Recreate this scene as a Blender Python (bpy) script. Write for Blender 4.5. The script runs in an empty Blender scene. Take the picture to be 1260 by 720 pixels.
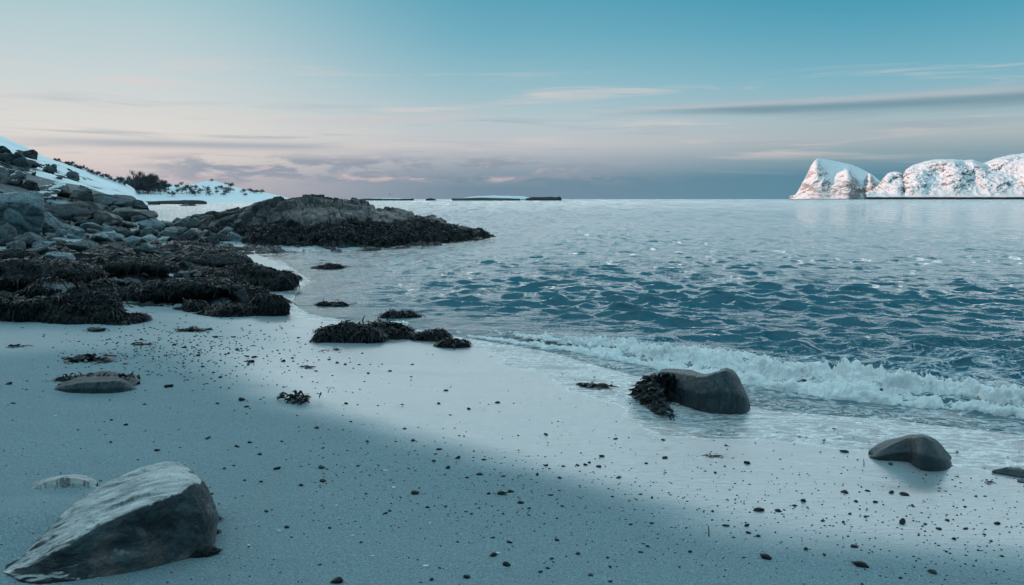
import bpy, bmesh, math, random
import numpy as np
from mathutils import Vector, Matrix
from mathutils.bvhtree import BVHTree

random.seed(7)
R = math.radians
scene = bpy.context.scene
COL = scene.collection

# ------------------------------------------------------------------ camera
H_EYE = 1.7
FPX = 980.0                       # focal length in photo pixels (28 mm on 36 mm)
PITCH = math.atan(115.0 / FPX)
cam_d = bpy.data.cameras.new('camera')
cam_d.lens = 28.0
cam_d.sensor_width = 36.0
cam_d.clip_start = 0.05
cam_d.clip_end = 60000
cam = bpy.data.objects.new('camera', cam_d)
cam.location = (0, 0, H_EYE)
cam.rotation_euler = (math.pi / 2 - PITCH, 0, 0)
COL.objects.link(cam)
scene.camera = cam

def ray(u, v):
    a, b = (u - 630.0) / FPX, (360.0 - v) / FPX
    d = np.array([a, math.cos(PITCH) + b * math.sin(PITCH), -math.sin(PITCH) + b * math.cos(PITCH)])
    return d
def at_depth(u, v, y):
    d = ray(u, v)
    return np.array([0, 0, H_EYE]) + d * (y / d[1])
def at_z(u, v, z=0.0):
    d = ray(u, v)
    return np.array([0, 0, H_EYE]) + d * ((z - H_EYE) / d[2])

# ------------------------------------------------------------------ noise
_rs = np.random.RandomState(11)
_perm = _rs.permutation(256).astype(np.int32)
_perm = np.concatenate([_perm, _perm, _perm])
_g = _rs.normal(size=(256, 3)); _g /= np.linalg.norm(_g, axis=1, keepdims=True)
def pnoise(p):
    p = np.asarray(p, dtype=np.float64)
    i = np.floor(p).astype(np.int64); f = p - i
    i = (i & 255).astype(np.int32)
    w = f * f * f * (f * (f * 6 - 15) + 10)
    out = 0
    for dx in (0, 1):
        wx = w[:, 0] if dx else 1 - w[:, 0]
        for dy in (0, 1):
            wy = w[:, 1] if dy else 1 - w[:, 1]
            for dz in (0, 1):
                wz = w[:, 2] if dz else 1 - w[:, 2]
                h = _perm[_perm[_perm[(i[:, 0] + dx) & 255] + ((i[:, 1] + dy) & 255)] + ((i[:, 2] + dz) & 255)]
                g = _g[h]
                out = out + wx * wy * wz * (g[:, 0] * (f[:, 0] - dx) + g[:, 1] * (f[:, 1] - dy) + g[:, 2] * (f[:, 2] - dz))
    return out * 1.5
def fbm(p, oct=4, lac=2.03, gain=0.5, mode=0):
    p = np.asarray(p, dtype=np.float64); a = 1.0; s = 0; t = 0
    for k in range(oct):
        n = pnoise(p + 17.3 * k)
        if mode == 1: n = 1 - 2 * np.abs(n)          # ridged
        elif mode == 2: n = 2 * np.abs(n) - 0.5      # billow
        s = s + a * n; t += a
        a *= gain; p = p * lac
    return s / t
def worley(p, seed=0):
    p = np.asarray(p, float); i = np.floor(p).astype(np.int64)
    f1 = np.full(len(p), 9.0); f2 = np.full(len(p), 9.0); cid = np.zeros(len(p))
    for dx in (-1, 0, 1):
        for dy in (-1, 0, 1):
            for dz in (-1, 0, 1):
                c = i + np.array([dx, dy, dz]); m = (c & 255).astype(np.int32)
                h = _perm[_perm[_perm[(m[:, 0] + seed) & 255] + m[:, 1]] + m[:, 2]]
                q = c + 0.5 + 0.42 * _g[h]
                d = np.linalg.norm(p - q, axis=1)
                near_ = d < f1
                f2 = np.where(near_, f1, np.minimum(f2, d)); cid = np.where(near_, h, cid); f1 = np.where(near_, d, f1)
    return f1, f2, (cid * 0.61803) % 1.0
def sstep(a, b, x):
    t = np.clip((x - a) / (b - a), 0, 1)
    return t * t * (3 - 2 * t)

# ------------------------------------------------------------------ mesh helpers
def make_mesh(name, V, F, mat=None, smooth=True, attrs=None):
    V = np.ascontiguousarray(V, dtype=np.float32); F = np.ascontiguousarray(F, dtype=np.int32)
    me = bpy.data.meshes.new(name)
    n, k = F.shape
    me.vertices.add(len(V)); me.vertices.foreach_set('co', V.ravel())
    me.loops.add(n * k); me.loops.foreach_set('vertex_index', F.ravel())
    me.polygons.add(n)
    me.polygons.foreach_set('loop_start', np.arange(0, n * k, k, dtype=np.int32))
    me.polygons.foreach_set('loop_total', np.full(n, k, dtype=np.int32))
    me.polygons.foreach_set('use_smooth', np.full(n, bool(smooth)))
    me.update(calc_edges=True)
    for a, arr in (attrs or {}).items():
        at = me.attributes.new(a, 'FLOAT', 'POINT')
        at.data.foreach_set('value', np.ascontiguousarray(arr, dtype=np.float32))
    if mat: me.materials.append(mat)
    return me
def link(name, me, parent=None, loc=(0, 0, 0)):
    o = bpy.data.objects.new(name, me)
    COL.objects.link(o)
    o.location = loc
    if parent: o.parent = parent
    return o
def tag(o, label=None, cat=None, group=None, kind=None):
    if label: o['label'] = label
    if cat: o['category'] = cat
    if group: o['group'] = group
    if kind: o['kind'] = kind
    return o
def grid_faces(nr, nc, wrap=False):
    r = np.arange(nr - 1)[:, None]; c = np.arange(nc if wrap else nc - 1)[None, :]
    c2 = (c + 1) % nc
    a = r * nc + c; b = r * nc + c2; d = (r + 1) * nc + c2; e = (r + 1) * nc + c
    return np.stack([a, b, d, e], -1).reshape(-1, 4)
def vnormals(V, F):
    n = np.zeros_like(V)
    a = V[F[:, 2]] - V[F[:, 0]]
    b = V[F[:, 3] if F.shape[1] == 4 else F[:, 1]] - V[F[:, 1] if F.shape[1] == 4 else F[:, 0]]
    fn = np.cross(a, b) if F.shape[1] == 4 else np.cross(b, a)
    for k in range(F.shape[1]): np.add.at(n, F[:, k], fn)
    l = np.linalg.norm(n, axis=1, keepdims=True); l[l == 0] = 1
    return n / l
_ico = {}
def ico(sub):
    if sub not in _ico:
        bm = bmesh.new(); bmesh.ops.create_icosphere(bm, subdivisions=sub, radius=1)
        bm.verts.ensure_lookup_table()
        V = np.array([v.co[:] for v in bm.verts]); F = np.array([[v.index for v in f.verts] for f in bm.faces])
        bm.free(); _ico[sub] = (V, F)
    V, F = _ico[sub]
    return V.copy(), F
def bvh_of(V, F): return BVHTree.FromPolygons([tuple(v) for v in V], [tuple(f) for f in F])

# ------------------------------------------------------------------ node helpers
class T:
    def __init__(s, tree): s.t = tree
    def n(s, typ, ins=None, **props):
        nd = s.t.nodes.new(typ)
        for k, v in props.items(): setattr(nd, k, v)
        for k, v in (ins or {}).items(): s.put(nd.inputs[k], v)
        return nd
    def put(s, sock, v):
        if isinstance(v, bpy.types.NodeSocket): s.t.links.new(v, sock)
        else: sock.default_value = v
    def m(s, op, a, b=0.0, c=0.0, clamp=False):
        return s.n('ShaderNodeMath', {0: a, 1: b, 2: c}, operation=op, use_clamp=clamp).outputs[0]
    def noise(s, vec, scale, detail=4, rough=0.5, dist=0.0):
        nd = s.n('ShaderNodeTexNoise', {'Scale': scale, 'Detail': detail, 'Roughness': rough, 'Distortion': dist})
        if vec is not None: s.put(nd.inputs['Vector'], vec)
        return nd.outputs['Fac']
    def vor(s, vec, scale, feature='F1', out='Distance'):
        nd = s.n('ShaderNodeTexVoronoi', {'Scale': scale}, feature=feature)
        s.put(nd.inputs['Vector'], vec)
        return nd.outputs[out]
    def ramp(s, fac, stops, interp='LINEAR'):
        nd = s.n('ShaderNodeValToRGB', {'Fac': fac}); cr = nd.color_ramp; cr.interpolation = interp
        while len(cr.elements) < len(stops): cr.elements.new(0.5)
        for e, (p, c) in zip(cr.elements, stops):
            e.position = p
            e.color = (c, c, c, 1) if isinstance(c, (int, float)) else (*c, 1)
        return nd.outputs['Color']
    def mix(s, fac, a, b, blend='MIX'):
        nd = s.n('ShaderNodeMix', data_type='RGBA', blend_type=blend)
        s.put(nd.inputs[0], fac)
        for i, c in ((6, a), (7, b)):
            s.put(nd.inputs[i], c if isinstance(c, bpy.types.NodeSocket) else (*c, 1))
        return nd.outputs[2]
    def step(s, x, a, b):
        return s.n('ShaderNodeMapRange', {'Value': x, 'From Min': a, 'From Max': b, 'To Min': 0.0, 'To Max': 1.0}, interpolation_type='SMOOTHSTEP').outputs[0]
    def lin(s, x, a, b, c=0.0, d=1.0):
        return s.n('ShaderNodeMapRange', {'Value': x, 'From Min': a, 'From Max': b, 'To Min': c, 'To Max': d}).outputs[0]
    def scale(s, vec, k):
        return s.n('ShaderNodeVectorMath', {0: vec, 1: k}, operation='MULTIPLY').outputs[0]
    def attr(s, name): return s.n('ShaderNodeAttribute', attribute_name=name).outputs['Fac']
    def bump(s, h, strength, dist, normal=None):
        nd = s.n('ShaderNodeBump', {'Height': h, 'Strength': strength, 'Distance': dist})
        if normal is not None: s.put(nd.inputs['Normal'], normal)
        return nd.outputs['Normal']
def material(name):
    m = bpy.data.materials.new(name); m.use_nodes = True
    t = T(m.node_tree)
    b = m.node_tree.nodes['Principled BSDF']
    pos = t.n('ShaderNodeNewGeometry').outputs['Position']
    obj = t.n('ShaderNodeTexCoord').outputs['Object']
    return m, t, b, pos, obj
def setb(t, b, **kw):
    names = {'base': 'Base Color', 'rough': 'Roughness', 'spec': 'Specular IOR Level', 'ior': 'IOR', 'normal': 'Normal', 'coat': 'Coat Weight', 'coatr': 'Coat Roughness', 'sss': 'Subsurface Weight', 'metal': 'Metallic', 'tint': 'Specular Tint'}
    for k, v in kw.items():
        if k == 'base' and not isinstance(v, bpy.types.NodeSocket): v = (*v, 1)
        t.put(b.inputs[names[k]], v)

# ------------------------------------------------------------------ world
SUN_EL, SUN_AZ = R(5.0), R(-112.0)       # azimuth from +Y towards +X
def srgb(r, g, b):
    f = lambda c: (c / 255 / 12.92) if c <= 10 else ((c / 255 + 0.055) / 1.055) ** 2.4
    return (f(r), f(g), f(b))
w = bpy.data.worlds.new('World'); scene.world = w; w.use_nodes = True
wt = T(w.node_tree)
bg = w.node_tree.nodes['Background']
dirv = wt.n('ShaderNodeVectorMath', {0: wt.n('ShaderNodeTexCoord').outputs['Generated']}, operation='NORMALIZE').outputs[0]
sp = wt.n('ShaderNodeSeparateXYZ', {0: dirv})
DX, DY, DZ = sp.outputs
DEG = 180 / math.pi
el = wt.m('MULTIPLY', wt.m('ARCSINE', DZ), DEG)
az = wt.m('MULTIPLY', wt.m('ARCTAN2', DX, DY), DEG)
elp = wt.m('MAXIMUM', el, 0.0)
tt = wt.m('SQRT', wt.m('DIVIDE', elp, 90.0))
E = lambda d: math.sqrt(d / 90)
def sky_ramp(stops): return wt.ramp(tt, [(E(d), srgb(*c)) for d, c in stops])
rL = sky_ramp([(0, (176, 174, 186)), (1.2, (200, 190, 196)), (2.6, (222, 211, 208)), (4.5, (226, 222, 218)), (8, (204, 216, 219)), (11, (184, 209, 215)), (13.6, (160, 200, 210)), (45, (150, 205, 226)), (90, (186, 226, 240))])
rC = sky_ramp([(0, (120, 145, 164)), (1.4, (112, 143, 163)), (2.5, (160, 172, 186)), (3.8, (196, 198, 204)), (5.5, (184, 202, 209)), (8, (150, 192, 205)), (11, (114, 177, 197)), (13.6, (92, 165, 190)), (24, (75, 152, 180)), (45, (70, 150, 180)), (70, (150, 205, 226)), (90, (186, 226, 240))])
rR = sky_ramp([(0, (94, 144, 167)), (1.6, (80, 136, 160)), (2.8, (128, 160, 175)), (4, (170, 183, 190)), (5.5, (162, 188, 198)), (8, (122, 180, 199)), (11, (86, 164, 189)), (13.6, (55, 150, 180)), (24, (50, 138, 170)), (45, (58, 142, 174)), (70, (150, 205, 226)), (90, (186, 226, 240))])
rB = sky_ramp([(0, (125, 172, 192)), (10, (120, 178, 198)), (45, (150, 205, 226)), (90, (186, 226, 240))])
c1 = wt.mix(wt.step(az, -26.0, 0.0), rL, rC)
c2 = wt.mix(wt.step(az, -2.0, 27.0), c1, rR)
back = wt.step(wt.m('ABSOLUTE', az), 55.0, 100.0)
base = wt.mix(back, c2, rB)
# ---- clouds, laid out by direction
skyv = wt.n('ShaderNodeCombineXYZ', {0: wt.m('MULTIPLY', az, 0.055), 1: wt.m('MULTIPLY', el, 0.85), 2: 0.0}).outputs[0]
skyf = wt.n('ShaderNodeCombineXYZ', {0: wt.m('MULTIPLY', az, 0.30), 1: wt.m('MULTIPLY', el, 1.3), 2: 3.0}).outputs[0]
n1 = wt.noise(skyv, 1.3, 5, 0.55, 0.6)
n2 = wt.noise(skyf, 1.0, 6, 0.6, 0.3)
def band(x, a, b, c, d): return wt.m('MULTIPLY', wt.step(x, a, b), wt.m('SUBTRACT', 1.0, wt.step(x, c, d)))
front = wt.m('SUBTRACT', 1.0, wt.step(wt.m('ABSOLUTE', az), 60.0, 95.0))
col = base
# thin pale pink veils
f = wt.m('MULTIPLY', wt.m('MULTIPLY', wt.step(n1, 0.52, 0.72), band(el, 2.0, 3.4, 7.2, 10.0)), 0.6)
col = wt.mix(wt.m('MULTIPLY', f, front), col, srgb(228, 212, 208))
# soft grey under-sides
n1b = wt.noise(wt.n('ShaderNodeVectorMath', {0: skyv, 1: (5.3, 2.1, 0)}, operation='ADD').outputs[0], 1.7, 5, 0.55, 0.5)
f = wt.m('MULTIPLY', wt.m('MULTIPLY', wt.step(n1b, 0.52, 0.75), band(el, 0.8, 2.2, 5.0, 7.5)), 0.6)
col = wt.mix(wt.m('MULTIPLY', f, front), col, srgb(158, 172, 186))
# long dark streak to the right
wob = wt.m('MULTIPLY', wt.m('SUBTRACT', n1b, 0.5), 0.3)
e1 = wt.m('SUBTRACT', wt.m('ADD', el, wob), 6.0)
e1 = wt.m('DIVIDE', e1, wt.lin(az, 8.0, 30.0, 0.22, 0.48))
g1 = wt.m('POWER', 2.718, wt.m('MULTIPLY', wt.m('MULTIPLY', e1, e1), -1.0))
g1 = wt.m('MULTIPLY', g1, band(az, 6.0, 17.0, 60.0, 80.0))
col = wt.mix(wt.m('MULTIPLY', g1, 0.78), col, srgb(106, 142, 160))
e2 = wt.m('DIVIDE', wt.m('SUBTRACT', e1, 1.1), 0.55)
g2 = wt.m('MULTIPLY', wt.m('POWER', 2.718, wt.m('MULTIPLY', wt.m('MULTIPLY', e2, e2), -1.0)), band(az, 4.0, 12.0, 28.0, 40.0))
col = wt.mix(wt.m('MULTIPLY', g2, 0.5), col, srgb(196, 196, 202))
# streak to the left
e3 = wt.m('DIVIDE', wt.m('SUBTRACT', wt.m('ADD', el, wt.m('MULTIPLY', wob, 0.6)), 3.55), 0.26)
g3 = wt.m('MULTIPLY', wt.m('POWER', 2.718, wt.m('MULTIPLY', wt.m('MULTIPLY', e3, e3), -1.0)), band(az, -36.0, -24.0, -16.0, -9.0))
col = wt.mix(wt.m('MULTIPLY', g3, 0.75), col, srgb(160, 172, 184))
# pale thin streaks in the middle
e4 = wt.m('DIVIDE', wt.m('SUBTRACT', wt.m('ADD', el, wt.m('MULTIPLY', wob, 0.9)), wt.lin(az, -18.0, 0.0, 5.1, 5.9)), 0.24)
g4 = wt.m('MULTIPLY', wt.m('POWER', 2.718, wt.m('MULTIPLY', wt.m('MULTIPLY', e4, e4), -1.0)), band(az, -18.0, -10.0, -5.0, -1.0))
col = wt.mix(wt.m('MULTIPLY', g4, 0.6), col, srgb(206, 200, 204))
# broken low cumulus with pink edges
cum = wt.m('MULTIPLY', wt.step(n2, 0.41, 0.56), band(el, 0.7, 1.5, 2.5, 3.2))
cum = wt.m('MULTIPLY', cum, band(az, -27.0, -20.0, 0.0, 14.0))
col = wt.mix(wt.m('MULTIPLY', cum, 0.9), col, srgb(146, 158, 175))
n3 = wt.noise(wt.n('ShaderNodeVectorMath', {0: skyf, 1: (0.12, -0.16, 0)}, operation='ADD').outputs[0], 1.0, 6, 0.6, 0.3)
pk = wt.m('MULTIPLY', wt.step(n3, 0.55, 0.66), band(el, 0.9, 1.5, 2.2, 2.8))
pk = wt.m('MULTIPLY', pk, band(az, -25.0, -18.0, -3.0, 7.0))
col = wt.mix(wt.m('MULTIPLY', pk, 0.55), col, srgb(232, 205, 200))
# added bright band of unseen sky above the frame, lights wet sand and water
fill_band = wt.m('MULTIPLY', wt.m('MULTIPLY', band(el, 13.6, 16.0, 16.3, 28.0), wt.m('SUBTRACT', 1.0, wt.step(wt.m('ABSOLUTE', wt.m('ADD', az, 5.0)), 40.0, 85.0))), wt.lin(n1, 0.3, 0.7, 0.8, 1.0))
col = wt.mix(fill_band, col, (4.1, 4.35, 4.4))
# unseen overhead sky boosted to brighten the sand, foam and snow
col = wt.mix(wt.step(el, 46.0, 74.0), col, (0.80, 1.22, 1.38))
# below the horizon: sea colour
below = wt.step(el, 0.0, -1.5)
col = wt.mix(below, col, (0.05, 0.12, 0.15))
nish = wt.n('ShaderNodeTexSky', sky_type='NISHITA', sun_disc=False, sun_elevation=SUN_EL, sun_rotation=SUN_AZ).outputs[0]
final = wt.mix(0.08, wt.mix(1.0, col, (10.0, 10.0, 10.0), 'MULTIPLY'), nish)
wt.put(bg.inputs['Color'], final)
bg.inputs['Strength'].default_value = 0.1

sun_d = bpy.data.lights.new('sun', 'SUN'); sun_d.energy = 4.0; sun_d.angle = R(0.6); sun_d.color = (1.0, 0.62, 0.52)
sun = bpy.data.objects.new('sun', sun_d); COL.objects.link(sun)
sd = Vector((math.sin(SUN_AZ) * math.cos(SUN_EL), math.cos(SUN_AZ) * math.cos(SUN_EL), math.sin(SUN_EL)))
sun.rotation_euler = sd.to_track_quat('Z', 'Y').to_euler()
sun.location = (-60, -30, 40)
vs = scene.view_settings
vs.view_transform = 'Standard'; vs.look = 'None'; vs.exposure = 0.0; vs.gamma = 1.0; vs.use_curve_mapping = False
scene.cycles.use_denoising = True
scene.cycles.max_bounces = 5; scene.cycles.diffuse_bounces = 3; scene.cycles.glossy_bounces = 3
# ------------------------------------------------------------------ plan of the land
def poly_sd(P, x, y, closed=True):
    """signed distance to a polygon, positive inside"""
    x = np.asarray(x, float); y = np.asarray(y, float)
    d2 = np.full(x.shape, 1e18); ins = np.zeros(x.shape, bool)
    n = len(P)
    for i in range(n):
        (ax, ay), (bx, by) = P[i], P[(i + 1) % n]
        ex, ey = bx - ax, by - ay
        t = np.clip(((x - ax) * ex + (y - ay) * ey) / (ex * ex + ey * ey + 1e-12), 0, 1)
        d2 = np.minimum(d2, (x - ax - t * ex) ** 2 + (y - ay - t * ey) ** 2)
        c = ((ay > y) != (by > y))
        if ey != 0: ins ^= c & (x < (bx - ax) * (y - ay) / ey + ax)
    return np.where(ins, 1, -1) * np.sqrt(d2)
SHORE_PX = [(1260, 540), (1100, 521), (940, 508), (860, 487), (760, 461), (660, 433), (560, 416), (470, 405), (405, 393), (368, 386), (350, 374), (354, 361), (374, 345), (342, 322), (308, 313), (330, 309), (430, 308), (540, 301), (612, 292)]
shore_w = [tuple(at_z(u, v)[:2]) for u, v in SHORE_PX]
BACK = [(-2, 39), (-6, 43), (-11, 44.5), (-17, 44), (-23, 46), (-29, 51), (-34, 58), (-42, 75), (-58, 95), (-120, 150), (-600, 300), (-1500, 300), (-1500, -400), (60, -400)]
LAND = [(60, -60), (14, -7), (7.2, 1.8)] + shore_w + BACK
ROCK_PX = [(0, 398), (60, 396), (172, 398), (190, 380), (215, 386), (262, 389), (345, 389), (352, 362), (374, 345), (342, 322), (308, 313), (330, 309), (430, 308), (540, 301), (612, 292)]
rock_w = [tuple(at_z(u, v, 0.12)[:2]) for u, v in ROCK_PX]
ROCKZ = [(-40, 4), (-11, 10.2)] + rock_w + BACK[:-3] + [(-600, 4)]
WET_PX = [(-300, 470), (60, 436), (150, 430), (185, 425), (230, 436), (270, 455), (330, 487), (400, 507), (520, 542), (620, 562), (700, 582), (800, 612), (900, 645), (1000, 660), (1100, 668), (1300, 685)]
wet_w = [tuple(at_z(u, v, 0.14)[:2]) for u, v in WET_PX]
WETZ = wet_w + [(12, 2), (30, 5), (30, 60), (-30, 60)]
wave_line = [tuple(at_z(u, v)[:2]) for u, v in [(1260, 514), (1150, 501), (1050, 490), (940, 472), (860, 461), (780, 447), (700, 431), (630, 418), (560, 408)]]

def ground(x, y, detail=True):
    x = np.asarray(x, float); y = np.asarray(y, float)
    s = poly_sd(LAND, x, y)
    z = np.where(s > 0, 0.042 * np.minimum(s, 7) + 0.02 * np.clip(s - 7, 0, 40), 0.09 * np.maximum(s, -30))
    r = np.clip(poly_sd(ROCKZ, x, y), 0, None)
    z = z + 0.035 * np.minimum(r, 14) * sstep(0, 2.5, r)
    if detail:
        P = np.stack([x, y, 0 * x], -1)
        z = z + 0.016 * fbm(P * 0.8, 3) * sstep(0.0, 1.5, s) + 0.010 * pnoise(P * np.array([0.9, 2.3, 1]) + 40) * sstep(-0.3, 0.8, s)
    return z
def ground1(x, y): return float(ground(np.array([x]), np.array([y]))[0])

# ------------------------------------------------------------------ sand sheet (one sheet out to the far land)
az_f = np.concatenate([np.linspace(-180, -62, 60, endpoint=False), np.linspace(-62, 62, 900, endpoint=False), np.linspace(62, 180, 60)])
az_r = R(1) * az_f
rr = [0.4]
while rr[-1] < 900: rr.append(rr[-1] + max(0.022, min(rr[-1] ** 2 / 1360 * 1.2, rr[-1] * 0.05)))
rr = np.array(rr)
def polar(azr, rad, cx=0.0, cy=0.0):
    a, r = np.meshgrid(azr, rad)
    return (cx + r * np.sin(a)).ravel(), (cy + r * np.cos(a)).ravel()
gx, gy = polar(az_r, rr)
gz = ground(gx, gy)
s_land = poly_sd(LAND, gx, gy)
s_wet = poly_sd(WETZ, gx, gy)
P3 = np.stack([gx, gy, 0 * gx], -1)
# hollows the water scours in front of the boulders, and the sand piled against the near boulder
def gbump(cx, cy, sx, sy, a=0.0):
    c, s = math.cos(a), math.sin(a); X = gx - cx; Y = gy - cy
    return np.exp(-((X * c + Y * s) / sx) ** 2 - ((-X * s + Y * c) / sy) ** 2)
p = at_z(850, 512, 0.03); gz -= 0.035 * gbump(p[0], p[1], 0.55, 0.30)
p = at_z(1130, 583, 0.10); gz -= 0.030 * gbump(p[0], p[1], 0.38, 0.20)
p = at_z(40, 645, 0.25); gz += 0.10 * gbump(p[0], p[1], 0.26, 0.40, R(35))
p = at_z(15, 600, 0.25); gz -= 0.03 * gbump(p[0], p[1], 0.35, 0.12)
p = at_z(75, 600, 0.25); gz += 0.04 * gbump(p[0] - 0.03, p[1] + 0.03, 0.22, 0.10)
wetn = 0.35 * fbm(P3 * np.array([0.7, 1.6, 1]), 4)
dist_cam = np.hypot(gx, gy)
soft = 0.14 + 0.040 * dist_cam
wet = sstep(-1, 1, (s_wet + wetn * 0.5) / soft)
swash = np.clip((0.95 * sstep(-1.5, 1.2, gx) + 0.10 + 0.55 * fbm(P3 * np.array([0.8, 1.7, 1]) + 9, 3) - s_land), -1, 1)
# the left part of the upper beach is only damp
damp_left = sstep(-1.5, -4.5, gx) * 0.65
wet = wet * (1 - damp_left * sstep(0.2, 2.0, s_land))
GF = grid_faces(len(rr), len(az_f))
m, t, b, pos, obj = material('sand')
wA, sw_ = t.attr('wet'), t.attr('swash')
sw_ = t.m('ADD', sw_, t.m('MULTIPLY', t.m('SUBTRACT', t.noise(pos, 5.0, 4, 0.6), 0.5), 0.16))
fA = t.step(sw_, -0.02, 0.05)
lip = t.m('SUBTRACT', 1.0, t.step(t.m('ABSOLUTE', sw_), 0.0, 0.035))
grain = t.noise(pos, 260, 3, 0.7)
grain2 = t.noise(pos, 95, 3, 0.6)
blot = t.noise(t.scale(pos, (0.8, 2.0, 1)), 1.6, 5, 0.6)
dry = t.mix(t.step(grain, 0.36, 0.64), (0.088, 0.138, 0.157), (0.34, 0.48, 0.525))
dry = t.mix(t.lin(grain2, 0.40, 0.62, 0.0, 0.75), dry, (0.13, 0.175, 0.19))
dry = t.mix(t.lin(blot, 0.35, 0.7, 0.0, 0.30), dry, (0.20, 0.235, 0.24))
specks = t.step(t.noise(pos, 70, 4, 0.75), 0.67, 0.72)
specks2 = t.step(t.noise(t.scale(pos, (1, 1.7, 1)), 24, 4, 0.8), 0.66, 0.71)
speck = t.m('MAXIMUM', specks, t.m('MULTIPLY', specks2, 0.7))
dry = t.mix(t.m('MULTIPLY', speck, 0.75), dry, (0.05, 0.055, 0.06))
wet_sheen = t.mix(0.45, dry, (0.36, 0.38, 0.38))  # paler than dry sand: sky sheen of the wet strip put into the colour
col = t.mix(wA, dry, wet_sheen)
lace = t.noise(t.scale(pos, (1.0, 2.6, 1)), 1.9, 6, 0.62, 1.6)
lace2 = t.m('ABSOLUTE', t.m('SUBTRACT', lace, 0.5))
streak = t.m('SUBTRACT', 1.0, t.step(lace2, 0.0, 0.09))
lace3 = t.noise(pos, 22, 4, 0.7)
streak = t.m('MULTIPLY', t.m('MULTIPLY', streak, t.lin(lace3, 0.3, 0.6, 0.3, 1.0)), fA)
streak = t.m('MAXIMUM', streak, t.m('MULTIPLY', lip, t.lin(lace3, 0.35, 0.6, 0.0, 0.8)))
filmc = t.mix(0.5, wet_sheen, (0.13, 0.17, 0.18))
col = t.mix(fA, col, filmc)
col = t.mix(t.m('MULTIPLY', streak, 0.9), col, (0.80, 0.82, 0.82))
rough = t.mix(wA, (0.9,) * 3, (0.30,) * 3)
rough = t.mix(t.m('MULTIPLY', fA, t.m('SUBTRACT', 1.0, streak)), rough, (0.10,) * 3)
ripple = t.noise(t.scale(pos, (1.0, 3.2, 1)), 9, 4, 0.6, 0.4)
nrm = t.bump(grain, t.m('MULTIPLY', t.m('SUBTRACT', 1.0, t.m('MULTIPLY', wA, 0.86)), 0.55), 0.004)
nrm = t.bump(grain2, t.m('SUBTRACT', 0.55, t.m('MULTIPLY', wA, 0.40)), 0.006, nrm)
nrm = t.bump(ripple, t.m('ADD', 0.26, t.m('MULTIPLY', fA, 0.30)), 0.025, nrm)
setb(t, b, base=col, rough=rough, normal=nrm)
t.put(b.inputs['IOR'], t.lin(wA, 0, 1, 1.3, 2.5))
M_SAND = m
sand = link('sand', make_mesh('sand', np.stack([gx, gy, gz], -1), GF, M_SAND, True, {'wet': wet, 'swash': swash}))
tag(sand, 'pale grey sand beach, dry in front and wet along the sea', 'beach', kind='structure')
# a smaller copy of the sheet for ray casting
sel_r = np.arange(0, len(rr), 2); sel_a = np.where((az_f > -60) & (az_f < 60))[0][::3]
idx = (sel_r[:, None] * len(az_f) + sel_a[None, :]).ravel()
bv_sand = bvh_of(np.stack([gx, gy, gz], -1)[idx], grid_faces(len(sel_r), len(sel_a)))
def cast(u, v, trees):
    d = Vector(ray(u, v)).normalized(); best = None
    for tr in trees:
        h = tr.ray_cast(Vector((0, 0, H_EYE)), d)
        if h[0] is not None and (best is None or h[3] < best[3]): best = h
    return best
def drop(x, y, trees):
    z = -9
    for tr in trees:
        h = tr.ray_cast(Vector((x, y, 60)), Vector((0, 0, -1)))
        if h[0] is not None: z = max(z, h[0].z)
    return z

# ------------------------------------------------------------------ rock materials
def rock_material(name, c1, c2, c3, rough=0.65, snow=0.0, weed=None, sc=1.0, streak=(1, 1, 1), bumpk=1.0, wetspec=0.4):
    m, t, b, pos, obj = material(name)
    v = t.scale(obj, streak)
    a = t.noise(v, 1.6 * sc, 7, 0.7, 0.5)
    c = t.noise(v, 11 * sc, 6, 0.75)
    d = t.noise(obj, 55 * sc, 4, 0.7)
    col = t.mix(t.lin(a, 0.33, 0.67), c1, c2)
    col = t.mix(t.m('MULTIPLY', t.step(c, 0.50, 0.66), 0.7), col, c3)
    col = t.mix(t.lin(d, 0.35, 0.75, 0.0, 0.45), col, tuple(x * 0.45 for x in c1))
    cr = t.m('SUBTRACT', 1.0, t.step(t.m('ABSOLUTE', t.m('SUBTRACT', t.noise(v, 3.1 * sc, 5, 0.6, 1.2), 0.5)), 0.0, 0.014))
    col = t.mix(t.m('MULTIPLY', cr, 0.6), col, tuple(x * 0.25 for x in c1))
    rg = t.lin(c, 0.3, 0.7, rough - 0.12, rough + 0.12)
    h = t.m('ADD', t.m('MULTIPLY', c, 0.7), t.m('MULTIPLY', d, 0.3))
    h = t.m('SUBTRACT', h, t.m('MULTIPLY', cr, 0.5))
    nrm = t.bump(h, 0.85 * bumpk, 0.05 / sc)
    if weed is not None:
        wz, wd = weed
        wa = t.attr('weed')
        col = t.mix(wa, col, t.mix(t.step(d, 0.4, 0.6), (0.008, 0.009, 0.008), (0.03, 0.03, 0.024)))
        rg = t.mix(wa, rg, (0.42,) * 3)
    if snow:
        nz = t.n('ShaderNodeSeparateXYZ', {0: t.n('ShaderNodeNewGeometry').outputs['Normal']}).outputs[2]
        sm = t.step(t.m('ADD', nz, t.m('MULTIPLY', t.m('SUBTRACT', t.noise(pos, 1.3, 5, 0.6), 0.5), 1.0)), 1.0 - snow, 1.06 - snow)
        col = t.mix(sm, col, (0.80, 0.82, 0.84))
        rg = t.mix(sm, rg, (0.8,) * 3)
    setb(t, b, base=col, rough=rg, normal=nrm, spec=wetspec)
    return m
M_BOULDER = None
M_BLUE = rock_material('pale_rock', (0.11, 0.16, 0.18), (0.34, 0.42, 0.45), (0.03, 0.045, 0.055))
M_DARK = rock_material('dark_rock', (0.018, 0.026, 0.031), (0.055, 0.070, 0.077), (0.008, 0.012, 0.014))
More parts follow.
